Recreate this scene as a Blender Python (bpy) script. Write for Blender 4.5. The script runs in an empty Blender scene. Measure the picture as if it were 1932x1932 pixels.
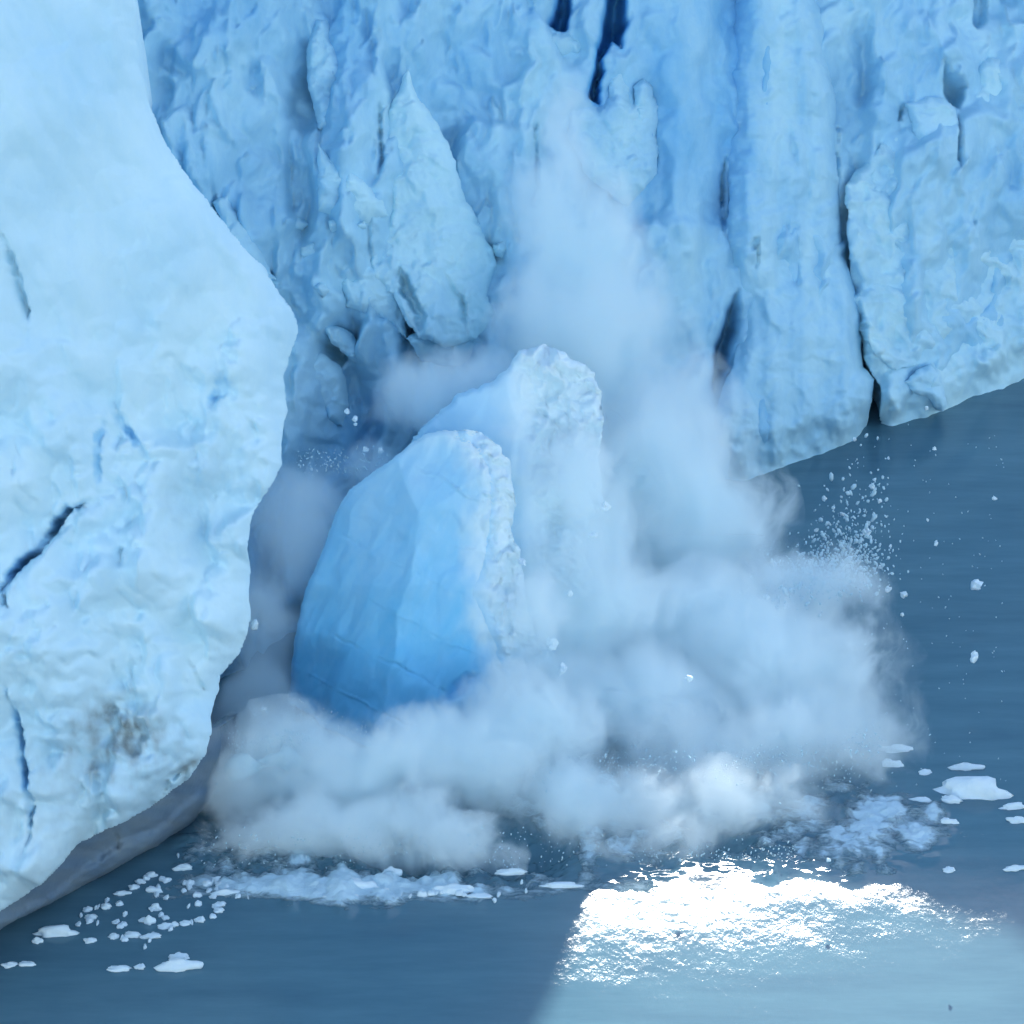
import bpy, bmesh, math, random
import numpy as np
from mathutils import Vector

# ------------------------------------------------------------------ scene, camera, light
sc = bpy.context.scene
COL = sc.collection
CAM_H = 94.0
DEP = math.radians(22.0)
FOV = math.radians(16.0)
T = math.tan(FOV / 2)
HALF = 966.0                      # survey sheet is 1932 units wide
CAM = np.array([0.0, 0.0, CAM_H])
FW = np.array([0.0, math.cos(DEP), -math.sin(DEP)])
RT = np.array([1.0, 0.0, 0.0])
UP = np.array([0.0, math.sin(DEP), math.cos(DEP)])
BACK = np.array([0.0, math.cos(DEP) * 1.0, 0.0])
SUN_EL = math.radians(26.4)
SUN_AZ = math.radians(4.2)        # to the right of +Y
SUN = np.array([math.sin(SUN_AZ) * math.cos(SUN_EL), math.cos(SUN_AZ) * math.cos(SUN_EL), math.sin(SUN_EL)])


def ray(px, py):
    a = (np.asarray(px, float) - HALF) / HALF * T
    b = -(np.asarray(py, float) - HALF) / HALF * T
    return FW + a[..., None] * RT + b[..., None] * UP


def on_water(px, py, z=0.0):
    d = ray(px, py)
    t = (z - CAM_H) / d[..., 2]
    return CAM + t[..., None] * d


def at_y(px, py, Y):
    d = ray(px, py)
    t = np.asarray(Y, float) / d[..., 1]
    return CAM + t[..., None] * d


def on_plane(px, py, p0, n):
    d = ray(px, py)
    t = ((p0 - CAM) @ n) / (d @ n)
    return CAM + t[..., None] * d


def project(P):
    d = P - CAM
    f = d @ FW
    return HALF + HALF * (d @ RT) / f / T, HALF - HALF * (d @ UP) / f / T


def unit(v):
    v = np.asarray(v, float)
    return v / np.linalg.norm(v)


def m_per_px(Y):
    return Y / math.cos(DEP) * T / HALF


# ------------------------------------------------------------------ noise
_rs = np.random.RandomState(7)
_perm = _rs.permutation(256)
_perm = np.concatenate([_perm, _perm, _perm])
_g3 = _rs.normal(size=(256, 3))
_g3 /= np.linalg.norm(_g3, axis=1)[:, None]


def perlin(x, y, z=0.0):
    x, y, z = np.broadcast_arrays(np.asarray(x, float), np.asarray(y, float), np.asarray(z, float))
    xi, yi, zi = np.floor(x).astype(int), np.floor(y).astype(int), np.floor(z).astype(int)
    xf, yf, zf = x - xi, y - yi, z - zi
    fade = lambda t: t * t * t * (t * (t * 6 - 15) + 10)
    u, v, w = fade(xf), fade(yf), fade(zf)
    out = 0.0
    for dx in (0, 1):
        wx = u if dx else 1 - u
        for dy in (0, 1):
            wy = v if dy else 1 - v
            for dz in (0, 1):
                wz = w if dz else 1 - w
                h = _perm[_perm[_perm[(xi + dx) & 255] + ((yi + dy) & 255)] + ((zi + dz) & 255)]
                g = _g3[h]
                out = out + wx * wy * wz * (g[..., 0] * (xf - dx) + g[..., 1] * (yf - dy) + g[..., 2] * (zf - dz))
    return out * 1.5


def fbm(x, y, z=0.0, o=4, gain=0.5, lac=2.03):
    s, a, f = 0.0, 1.0, 1.0
    for i in range(o):
        s = s + a * perlin(x * f + 13.7 * i, y * f - 7.1 * i, z * f + 3.3 * i)
        a *= gain
        f *= lac
    return s


def ridged(x, y, z=0.0, o=4, gain=0.5):
    s, a, f = 0.0, 1.0, 1.0
    for i in range(o):
        s = s + a * (1 - 2 * np.abs(perlin(x * f + 5.1 * i, y * f + 9.7 * i, z * f)))
        a *= gain
        f *= 2.07
    return s


def billow(x, y, z=0.0, o=4, gain=0.5):
    return -ridged(x, y, z, o, gain)


def cells(x, y, seed=0, sharp=11.0):
    """Broken-ice facets: every cell is a plane of its own tilt, softly worn where cells meet. Returns (height, weight of the nearest)."""
    x, y = np.asarray(x, float), np.asarray(y, float)
    xi, yi = np.floor(x).astype(int), np.floor(y).astype(int)
    rs = np.random.RandomState(100 + seed)
    tab = rs.rand(1024, 5)
    sw = np.zeros(x.shape)
    sh = np.zeros(x.shape)
    mx = np.zeros(x.shape)
    for dx in (-1, 0, 1):
        for dy in (-1, 0, 1):
            cx, cy = xi + dx, yi + dy
            k = _perm[_perm[cx & 255] + (cy & 255)] + 256 * ((cx + cy) & 3)
            t = tab[k]
            ox, oy = x - (cx + t[..., 0]), y - (cy + t[..., 1])
            w = np.exp(-sharp * np.hypot(ox, oy))
            hh = (t[..., 2] - 0.5) + (t[..., 3] - 0.5) * ox * 1.6 + (t[..., 4] - 0.5) * oy * 1.6
            sw += w
            sh += w * hh
            mx = np.maximum(mx, w)
    return sh / sw, mx / sw


def sstep(a, b, x):
    t = np.clip((x - a) / (b - a), 0, 1)
    return t * t * (3 - 2 * t)


# ------------------------------------------------------------------ outlines
def jitter(poly, amp=3.0, seg=6.0, seed=0, closed=True):
    """An outline with points every few units and a broken, fractal edge."""
    out = []
    n = len(poly)
    for i in range(n if closed else n - 1):
        a, b = np.array(poly[i], float), np.array(poly[(i + 1) % n], float)
        L = np.hypot(*(b - a))
        k = max(1, int(L / seg))
        for j in range(k):
            out.append(a + (b - a) * j / k)
    if not closed:
        out.append(np.array(poly[-1], float))
    out = np.array(out)
    nx = fbm(out[:, 0] / 40, out[:, 1] / 40, seed * 3.1 + 0.5, 4, 0.6)
    ny = fbm(out[:, 0] / 40, out[:, 1] / 40, seed * 3.1 + 9.5, 4, 0.6)
    return out + amp * np.stack([nx, ny], 1)


def seg_dist(px, py, poly, closed=True):
    """Distance and nearest point to a polyline."""
    best = np.full(px.shape, 1e9)
    qx = np.zeros(px.shape)
    qy = np.zeros(px.shape)
    n = len(poly)
    for i in range(n if closed else n - 1):
        ax, ay = poly[i]
        bx, by = poly[(i + 1) % n]
        dx, dy = bx - ax, by - ay
        L = dx * dx + dy * dy + 1e-9
        t = np.clip(((px - ax) * dx + (py - ay) * dy) / L, 0, 1)
        cx, cy = ax + t * dx, ay + t * dy
        d = np.hypot(px - cx, py - cy)
        m = d < best
        best = np.where(m, d, best)
        qx = np.where(m, cx, qx)
        qy = np.where(m, cy, qy)
    return best, qx, qy


def inside(px, py, poly):
    r = np.zeros(px.shape, bool)
    n = len(poly)
    for i in range(n):
        ax, ay = poly[i]
        bx, by = poly[(i + 1) % n]
        if ay == by:
            continue
        c = ((ay > py) != (by > py)) & (px < (bx - ax) * (py - ay) / (by - ay) + ax)
        r ^= c
    return r


def sdf(px, py, poly):
    d, qx, qy = seg_dist(px, py, poly)
    return np.where(inside(px, py, poly), d, -d), qx, qy


def sdf_box(px, py, poly, pad=30):
    """sdf evaluated only near the outline's box (elsewhere strongly negative)."""
    poly = np.asarray(poly, float)
    lo, hi = poly.min(0) - pad, poly.max(0) + pad
    m = (px > lo[0]) & (px < hi[0]) & (py > lo[1]) & (py < hi[1])
    r = np.full(px.shape, -999.0)
    if m.any():
        r[m] = sdf(px[m], py[m], poly)[0]
    return r


def crack(px, py, line, w, depth, pad=None):
    pad = pad or 4 * w + 10
    L = np.asarray(line, float)
    lo, hi = L.min(0) - pad, L.max(0) + pad
    m = (px > lo[0]) & (px < hi[0]) & (py > lo[1]) & (py < hi[1])
    r = np.zeros(px.shape)
    if m.any():
        d = seg_dist(px[m], py[m], L, False)[0]
        ln = np.hypot(*np.diff(L, axis=0).T).sum()
        e = np.minimum(np.hypot(px[m] - L[0, 0], py[m] - L[0, 1]), np.hypot(px[m] - L[-1, 0], py[m] - L[-1, 1]))
        tp = np.clip(e / (0.25 * ln), 0.1, 1)
        d = d + 0.45 * w * fbm(px[m] / 14, py[m] / 14, 2.2, 2)
        vary = np.clip(0.8 + 0.9 * fbm(px[m] / 45, py[m] / 45, 8.2, 2), 0.1, 1.3) * tp
        # one lip of the crack stands a little prouder than the other
        r[m] = -depth * vary * (1 - sstep(0.2 * w * tp, w * (0.35 + 0.65 * tp), d))
    return r


# ------------------------------------------------------------------ mesh helpers
def tag(o, label=None, cat=None, group=None, kind=None):
    if label: o['label'] = label
    if cat: o['category'] = cat
    if group: o['group'] = group
    if kind: o['kind'] = kind
    elif cat: o['kind'] = 'thing'
    return o


def link(name, me, mat=None, parent=None, loc=None):
    o = bpy.data.objects.new(name, me)
    COL.objects.link(o)
    if mat is not None and me is not None:
        me.materials.append(mat)
    if loc is not None:
        o.location = loc
    if parent is not None:
        o.parent = parent
    return o


def to_mesh(name, V, Fq, attrs=None, smooth=True, origin=None):
    V = np.asarray(V, float)
    if origin is not None:
        V = V - np.asarray(origin, float)
    me = bpy.data.meshes.new(name)
    me.from_pydata(V.tolist(), [], Fq if isinstance(Fq, list) else Fq.tolist())
    if smooth:
        me.polygons.foreach_set('use_smooth', np.ones(len(me.polygons), bool))
    for k, a in (attrs or {}).items():
        at = me.attributes.new(k, 'FLOAT', 'POINT')
        at.data.foreach_set('value', np.asarray(a, np.float32))
    me.update()
    return me


def relief(name, outline, p0, n, disp, mat, step=4.0, edge_w=30.0, edge_r=2.0, back=12.0, shrink=0.12, attrs=None,
           parent=None, jit=3.0, seed=0, bounds=None):
    """A mass of ice: its face stands on the plane (p0, n), is sculpted by disp(px, py, sd) in metres towards the open
    side, rounds off at its outline and runs back from there as a solid."""
    n = unit(n)
    poly = jitter(outline, jit, 6.0, seed) if jit else np.array(outline, float)
    lo, hi = poly.min(0) - step, poly.max(0) + step
    gx = np.arange(lo[0], hi[0] + step, step)
    gy = np.arange(lo[1], hi[1] + step, step)
    PX, PY = np.meshgrid(gx, gy)
    S, QX, QY = sdf(PX, PY, poly)
    use = S > -0.72 * step
    out = use & (S < 0.3 * step)
    PX = np.where(out, QX, PX)
    PY = np.where(out, QY, PY)
    S = np.maximum(S, 0)
    H, W = PX.shape
    q = use[:-1, :-1] & use[1:, :-1] & use[1:, 1:] & use[:-1, 1:]
    I = np.arange(H * W).reshape(H, W)
    quads = np.stack([I[:-1, :-1][q], I[1:, :-1][q], I[1:, 1:][q], I[:-1, 1:][q]], 1)
    used = np.unique(quads)
    remap = np.full(H * W, -1)
    remap[used] = np.arange(len(used))
    quads = remap[quads]
    px, py, s = PX.ravel()[used], PY.ravel()[used], S.ravel()[used]
    P = on_plane(px, py, p0, n)
    k = np.clip(1 - s / edge_w, 0, 1)
    rnd = -edge_r * k * k
    D = rnd + disp(px, py, s)
    V = P - np.outer(D, FW)
    # side walls: run the rim back
    e = np.concatenate([quads[:, [0, 1]], quads[:, [1, 2]], quads[:, [2, 3]], quads[:, [3, 0]]])
    es = np.sort(e, 1)
    key = es[:, 0].astype(np.int64) * (len(used) + 1) + es[:, 1]
    _, inv, cnt = np.unique(key, return_inverse=True, return_counts=True)
    rim = e[cnt[inv] == 1]
    ring = np.unique(rim)
    mid = V[ring].mean(0)
    faces = quads.tolist()
    allV = [V]
    base = len(V)
    prev = {int(r): int(r) for r in ring}
    for lvl in (0.15, 0.5, 1.0):
        inward = (mid - V[ring]) * np.array([1, 0, 1]) * shrink * lvl
        nz = fbm(V[ring][:, 0] * .4, V[ring][:, 2] * .4, lvl * 5 + seed, 2)[:, None] * 0.25 * lvl
        newV = V[ring] + inward + FW * back * lvl + nz
        allV.append(newV)
        cur = {int(r): base + i for i, r in enumerate(ring)}
        base += len(ring)
        for a, b in rim:
            a, b = int(a), int(b)
            faces.append([prev[b], prev[a], cur[a], cur[b]])
        prev = cur
    VV = np.concatenate(allV)
    at = {}
    for kx, fn in (attrs or {}).items():
        v = fn(px, py, s)
        at[kx] = np.concatenate([v] + [v[ring]] * 3)
    org = np.array([V[:, 0].mean(), V[:, 1].mean(), max(0.0, V[:, 2].min())])
    if parent is not None:
        org = np.array(parent.location)
    me = to_mesh(name, VV, faces, at, origin=org)
    o = link(name, me, mat, parent)
    if parent is None:
        o.location = org
    return o


# ------------------------------------------------------------------ materials
def nodes(name):
    m = bpy.data.materials.new(name)
    m.use_nodes = True
    nt = m.node_tree
    nt.nodes.clear()
    out = nt.nodes.new('ShaderNodeOutputMaterial')
    return m, nt, out


def N(nt, kind, **kw):
    nd = nt.nodes.new(kind)
    for k, v in kw.items():
        if k == 'inp':
            for a, b in v.items():
                nd.inputs[a].default_value = b
        else:
            setattr(nd, k, v)
    return nd


def mixc(nt, fac, a, b):
    m = nt.nodes.new('ShaderNodeMix')
    m.data_type = 'RGBA'
    for sock, v in ((m.inputs[0], fac), (m.inputs[6], a), (m.inputs[7], b)):
        if hasattr(v, 'links'):
            nt.links.new(v, sock)
        else:
            sock.default_value = v
    return m.outputs[2]


def math_(nt, op, a, b=None, c=None, clamp=False):
    m = nt.nodes.new('ShaderNodeMath')
    m.operation = op
    m.use_clamp = clamp
    for i, v in enumerate((a, b, c)):
        if v is None:
            continue
        if hasattr(v, 'links'):
            nt.links.new(v, m.inputs[i])
        else:
            m.inputs[i].default_value = v
    return m.outputs[0]


def ice_mat(name, pale=(0.74, 0.88, 0.92), blue=(0.20, 0.50, 0.80), dirt=(0.27, 0.30, 0.30), rough=0.5, bump=0.25, vary=0.35,
            scale=0.35, sss=0.0):
    m, nt, out = nodes(name)
    L = nt.links.new
    b = N(nt, 'ShaderNodeBsdfPrincipled')
    b.inputs['IOR'].default_value = 1.31
    b.inputs['Specular IOR Level'].default_value = 0.35
    geo = N(nt, 'ShaderNodeNewGeometry')
    n1 = N(nt, 'ShaderNodeTexNoise', inp={'Scale': scale, 'Detail': 6.0, 'Roughness': 0.6, 'Distortion': 0.6})
    n2 = N(nt, 'ShaderNodeTexNoise', inp={'Scale': scale * 6, 'Detail': 5.0, 'Roughness': 0.62})
    st = N(nt, 'ShaderNodeVectorMath', operation='MULTIPLY')
    st.inputs[1].default_value = (1.0, 1.0, 0.35)
    L(geo.outputs['Position'], st.inputs[0])
    L(st.outputs[0], n1.inputs['Vector'])
    L(geo.outputs['Position'], n2.inputs['Vector'])
    ab = N(nt, 'ShaderNodeAttribute', attribute_name='blue')
    ad = N(nt, 'ShaderNodeAttribute', attribute_name='dirt')
    v1 = math_(nt, 'MULTIPLY', math_(nt, 'SUBTRACT', n1.outputs['Fac'], 0.5), vary * 2.2)
    v2 = math_(nt, 'MULTIPLY', math_(nt, 'SUBTRACT', n2.outputs['Fac'], 0.5), vary * 0.9)
    f = math_(nt, 'ADD', math_(nt, 'ADD', ab.outputs['Fac'], v1), v2, clamp=True)
    c = mixc(nt, f, (*pale, 1), (*blue, 1))
    dn = math_(nt, 'MULTIPLY', ad.outputs['Fac'], math_(nt, 'ADD', 0.45, n2.outputs['Fac']), clamp=True)
    c = mixc(nt, dn, c, (*dirt, 1))
    L(c, b.inputs['Base Color'])
    b.inputs['Roughness'].default_value = rough
    if sss:
        b.inputs['Subsurface Weight'].default_value = sss
        b.inputs['Subsurface Radius'].default_value = (0.25, 0.6, 1.0)
        b.inputs['Subsurface Scale'].default_value = 0.6
    n3 = N(nt, 'ShaderNodeTexNoise', inp={'Scale': 2.2, 'Detail': 5.0, 'Roughness': 0.6})
    L(geo.outputs['Position'], n3.inputs['Vector'])
    bp = N(nt, 'ShaderNodeBump', inp={'Strength': bump, 'Distance': 0.25})
    L(n3.outputs['Fac'], bp.inputs['Height'])
    L(bp.outputs['Normal'], b.inputs['Normal'])
    L(b.outputs[0], out.inputs['Surface'])
    return m


def foam_mat(name, col=(0.78, 0.86, 0.90), dark=(0.09, 0.15, 0.18), use_attr=True):
    m, nt, out = nodes(name)
    L = nt.links.new
    b = N(nt, 'ShaderNodeBsdfPrincipled')
    b.inputs['Roughness'].default_value = 0.55
    b.inputs['Specular IOR Level'].default_value = 0.3
    geo = N(nt, 'ShaderNodeNewGeometry')
    n2 = N(nt, 'ShaderNodeTexNoise', inp={'Scale': 1.6, 'Detail': 6.0, 'Roughness': 0.65})
    L(geo.outputs['Position'], n2.inputs['Vector'])
    if use_attr:
        ab = N(nt, 'ShaderNodeAttribute', attribute_name='foam')
        f = math_(nt, 'ADD', ab.outputs['Fac'], math_(nt, 'MULTIPLY', math_(nt, 'SUBTRACT', n2.outputs['Fac'], 0.5), 1.3), clamp=True)
        c = mixc(nt, f, (*dark, 1), (*col, 1))
        L(c, b.inputs['Base Color'])
    else:
        c = mixc(nt, n2.outputs['Fac'], tuple(0.8 * x for x in col) + (1,), (*col, 1))
        L(c, b.inputs['Base Color'])
    bp = N(nt, 'ShaderNodeBump', inp={'Strength': 0.5, 'Distance': 0.15})
    n3 = N(nt, 'ShaderNodeTexNoise', inp={'Scale': 4.0, 'Detail': 4.0})
    L(geo.outputs['Position'], n3.inputs['Vector'])
    L(n3.outputs['Fac'], bp.inputs['Height'])
    L(bp.outputs['Normal'], b.inputs['Normal'])
    L(b.outputs[0], out.inputs['Surface'])
    return m


def water_mat():
    m, nt, out = nodes('glacial_water')
    L = nt.links.new
    geo = N(nt, 'ShaderNodeNewGeometry')
    n0 = N(nt, 'ShaderNodeTexNoise', inp={'Scale': 0.05, 'Detail': 4.0, 'Roughness': 0.6})
    L(geo.outputs['Position'], n0.inputs['Vector'])
    sk = N(nt, 'ShaderNodeVectorMath', operation='MULTIPLY')
    sk.inputs[1].default_value = (0.22, 1.0, 1.0)
    L(geo.outputs['Position'], sk.inputs[0])
    n9 = N(nt, 'ShaderNodeTexNoise', inp={'Scale': 0.45, 'Detail': 5.0, 'Roughness': 0.65})
    L(sk.outputs[0], n9.inputs['Vector'])
    fo = N(nt, 'ShaderNodeAttribute', attribute_name='foam')
    nf = N(nt, 'ShaderNodeTexNoise', inp={'Scale': 1.1, 'Detail': 8.0, 'Roughness': 0.72, 'Distortion': 0.8})
    stf = N(nt, 'ShaderNodeVectorMath', operation='MULTIPLY')
    stf.inputs[1].default_value = (0.6, 1.0, 1.0)
    L(geo.outputs['Position'], stf.inputs[0])
    L(stf.outputs[0], nf.inputs['Vector'])
    c = mixc(nt, math_(nt, 'ADD', math_(nt, 'MULTIPLY', n0.outputs['Fac'], 0.8), math_(nt, 'SUBTRACT', math_(nt, 'MULTIPLY', n9.outputs['Fac'], 1.2), 0.5), clamp=True), (0.066, 0.148, 0.205, 1), (0.136, 0.264, 0.315, 1))
    ff = math_(nt, 'MULTIPLY', math_(nt, 'SUBTRACT', math_(nt, 'ADD', fo.outputs['Fac'], nf.outputs['Fac']), 0.88), 4.0, clamp=True)
    c = mixc(nt, ff, c, (0.66, 0.84, 0.92, 1))
    # ripples: long in the line of the wind
    st = N(nt, 'ShaderNodeVectorMath', operation='MULTIPLY')
    st.inputs[1].default_value = (1.0, 0.45, 1.0)
    L(geo.outputs['Position'], st.inputs[0])
    a1 = N(nt, 'ShaderNodeTexNoise', inp={'Scale': 2.6, 'Detail': 4.0, 'Roughness': 0.55})
    a2 = N(nt, 'ShaderNodeTexNoise', inp={'Scale': 0.35, 'Detail': 2.0, 'Roughness': 0.5})
    L(st.outputs[0], a1.inputs['Vector'])
    L(geo.outputs['Position'], a2.inputs['Vector'])
    h = math_(nt, 'ADD', math_(nt, 'MULTIPLY', a1.outputs['Fac'], 0.0056), math_(nt, 'MULTIPLY', a2.outputs['Fac'], 0.007))
    h = math_(nt, 'ADD', h, math_(nt, 'MULTIPLY', math_(nt, 'MULTIPLY', nf.outputs['Fac'], ff), 0.25))
    bp = N(nt, 'ShaderNodeBump', inp={'Strength': 1.0, 'Distance': 1.0})
    L(h, bp.inputs['Height'])
    df = N(nt, 'ShaderNodeBsdfDiffuse')
    L(c, df.inputs['Color'])
    L(bp.outputs['Normal'], df.inputs['Normal'])
    gl = N(nt, 'ShaderNodeBsdfAnisotropic', distribution='BECKMANN')
    gl.inputs['Roughness'].default_value = 0.155
    gl.inputs['Anisotropy'].default_value = 0.74
    tg = N(nt, 'ShaderNodeCombineXYZ', inp={'Y': 1.0})
    L(tg.outputs[0], gl.inputs['Tangent'])
    L(bp.outputs['Normal'], gl.inputs['Normal'])
    fr = N(nt, 'ShaderNodeFresnel', inp={'IOR': 1.33})
    L(bp.outputs['Normal'], fr.inputs['Normal'])
    fac = math_(nt, 'MULTIPLY', fr.outputs[0], math_(nt, 'SUBTRACT', 1.0, math_(nt, 'MULTIPLY', ff, 0.85)))
    mx = N(nt, 'ShaderNodeMixShader')
    L(fac, mx.inputs[0])
    L(df.outputs[0], mx.inputs[1])
    L(gl.outputs[0], mx.inputs[2])
    L(mx.outputs[0], out.inputs['Surface'])
    return m


def spray_mat(name, blobs, org, dens=1.0, amp=0.5, lo=0.12, hi=0.45, scale=0.28, stretch=0.6, col=(0.94, 0.99, 1.0), step=0.8, detail=6.0, bbox=30.0, warp=6.5):
    """Spray: a scattering volume that is dense in the middle of its billows and ragged at their edge."""
    m, nt, out = nodes(name)
    L = nt.links.new
    geo = N(nt, 'ShaderNodeNewGeometry')
    wn_ = N(nt, 'ShaderNodeTexNoise', inp={'Scale': 0.16, 'Detail': 3.0, 'Roughness': 0.55})
    L(geo.outputs['Position'], wn_.inputs['Vector'])
    w1 = N(nt, 'ShaderNodeVectorMath', operation='SUBTRACT')
    w1.inputs[1].default_value = (0.5, 0.5, 0.5)
    L(wn_.outputs['Color'], w1.inputs[0])
    w2 = N(nt, 'ShaderNodeVectorMath', operation='SCALE')
    w2.inputs['Scale'].default_value = warp
    L(w1.outputs[0], w2.inputs[0])
    w3 = N(nt, 'ShaderNodeVectorMath', operation='ADD')
    L(geo.outputs['Position'], w3.inputs[0])
    L(w2.outputs[0], w3.inputs[1])
    pos = w3.outputs[0]
    F = None
    for c, r in blobs:
        sb = N(nt, 'ShaderNodeVectorMath', operation='SUBTRACT')
        sb.inputs[1].default_value = tuple(c)
        L(pos, sb.inputs[0])
        ml = N(nt, 'ShaderNodeVectorMath', operation='MULTIPLY')
        ml.inputs[1].default_value = tuple(1.0 / x for x in r)
        L(sb.outputs[0], ml.inputs[0])
        ln = N(nt, 'ShaderNodeVectorMath', operation='LENGTH')
        L(ml.outputs[0], ln.inputs[0])
        d = math_(nt, 'SUBTRACT', 1.0, ln.outputs['Value'])
        F = d if F is None else math_(nt, 'SMOOTH_MAX', F, d, 0.25)
    st = N(nt, 'ShaderNodeVectorMath', operation='MULTIPLY')
    st.inputs[1].default_value = (1.0, 1.0, stretch)
    L(pos, st.inputs[0])
    nz = N(nt, 'ShaderNodeTexNoise', inp={'Scale': scale, 'Detail': detail, 'Roughness': 0.68, 'Distortion': 0.6})
    L(st.outputs[0], nz.inputs['Vector'])
    f = math_(nt, 'ADD', F, math_(nt, 'MULTIPLY', math_(nt, 'SUBTRACT', nz.outputs['Fac'], 0.5), amp * 2))
    mr = N(nt, 'ShaderNodeMapRange', interpolation_type='SMOOTHSTEP', inp={'From Min': lo, 'From Max': hi, 'To Min': 0.0, 'To Max': dens})
    L(f, mr.inputs['Value'])
    vol = N(nt, 'ShaderNodeVolumePrincipled')
    vol.inputs['Color'].default_value = (*col, 1)
    vol.inputs['Anisotropy'].default_value = -0.25
    L(mr.outputs[0], vol.inputs['Density'])
    L(vol.outputs[0], out.inputs['Volume'])
    m.cycles.volume_step_rate = step / (bbox / 10.0)
    return m


# ------------------------------------------------------------------ layout of the ice front
WA = on_water(1440, 895)
WB = on_water(1932, 715)
wdir = unit((WB - WA) * np.array([1, 1, 0]))
wn = np.array([wdir[1], -wdir[0], 0.0])         # faces the lake
BA = on_water(0, 1755)
BB = on_water(360, 1570)
bdir = unit((BB - BA) * np.array([1, 1, 0]))
bn = np.array([bdir[1], -bdir[0], 0.0])

M_WALL = ice_mat('broken_glacier_ice', pale=(0.57, 0.82, 0.90), blue=(0.13, 0.45, 0.76), vary=0.30, scale=0.25)
M_BUTT = ice_mat('smooth_pale_ice', pale=(0.75, 0.92, 0.97), blue=(0.36, 0.66, 0.88), vary=0.22, scale=0.22, bump=0.18)
M_FOOT = ice_mat('shaded_foot_ice', pale=(0.17, 0.25, 0.33), blue=(0.09, 0.13, 0.20), vary=0.5, scale=0.3, rough=0.6)  # shade beneath the buttress is put into these dark ice colours
M_SLAB = ice_mat('clear_blue_ice', pale=(0.78, 0.90, 0.94), blue=(0.22, 0.61, 0.89), vary=0.18, scale=0.3, rough=0.35, bump=0.08)
M_FLOE = ice_mat('floating_ice', pale=(0.80, 0.90, 0.94), blue=(0.35, 0.60, 0.80), vary=0.3, scale=1.2, bump=0.4)
M_FOAM = foam_mat('white_foam')
M_DROP = foam_mat('spray_drops', col=(0.70, 0.88, 0.95), use_attr=False)
M_WATER = water_mat()

exec_features = True

# ------------------------------------------------------------------ main glacier wall
# crest: its skyline throws the edge of the shade on the lake
edge_pts = [(930, 2100), (985, 2000), (1020, 1950), (1036, 1880), (1068, 1846), (1078, 1790), (1100, 1760), (1106, 1705), (1118, 1664), (1200, 1642), (1400, 1618), (1600, 1678), (1800, 1742),
            (1932, 1786), (2200, 1880)]
SETB = 18.0
LEAN = 0.31
cs, cz = [], []
for ex, ey in edge_pts:
    W = on_water(ex, ey)
    t = ((WA - wn * SETB - W) @ wn) / (SUN @ wn)
    P = W + t * SUN
    cs.append(float((P - WA) @ wdir))
    cz.append(float(P[2]))
order = np.argsort(cs)
cs, cz = np.array(cs)[order], np.array(cz)[order]
print('crest', np.round(cs, 1), np.round(cz, 1))


def crest(s):
    z = np.interp(s, cs, cz)
    far_l = np.clip((cs[0] - s) / 12.0, 0, 1)
    z = z + far_l * 22.0 + 0.8 * fbm(s / 2.0, 0.4, 2.0, 5)
    return z


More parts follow.
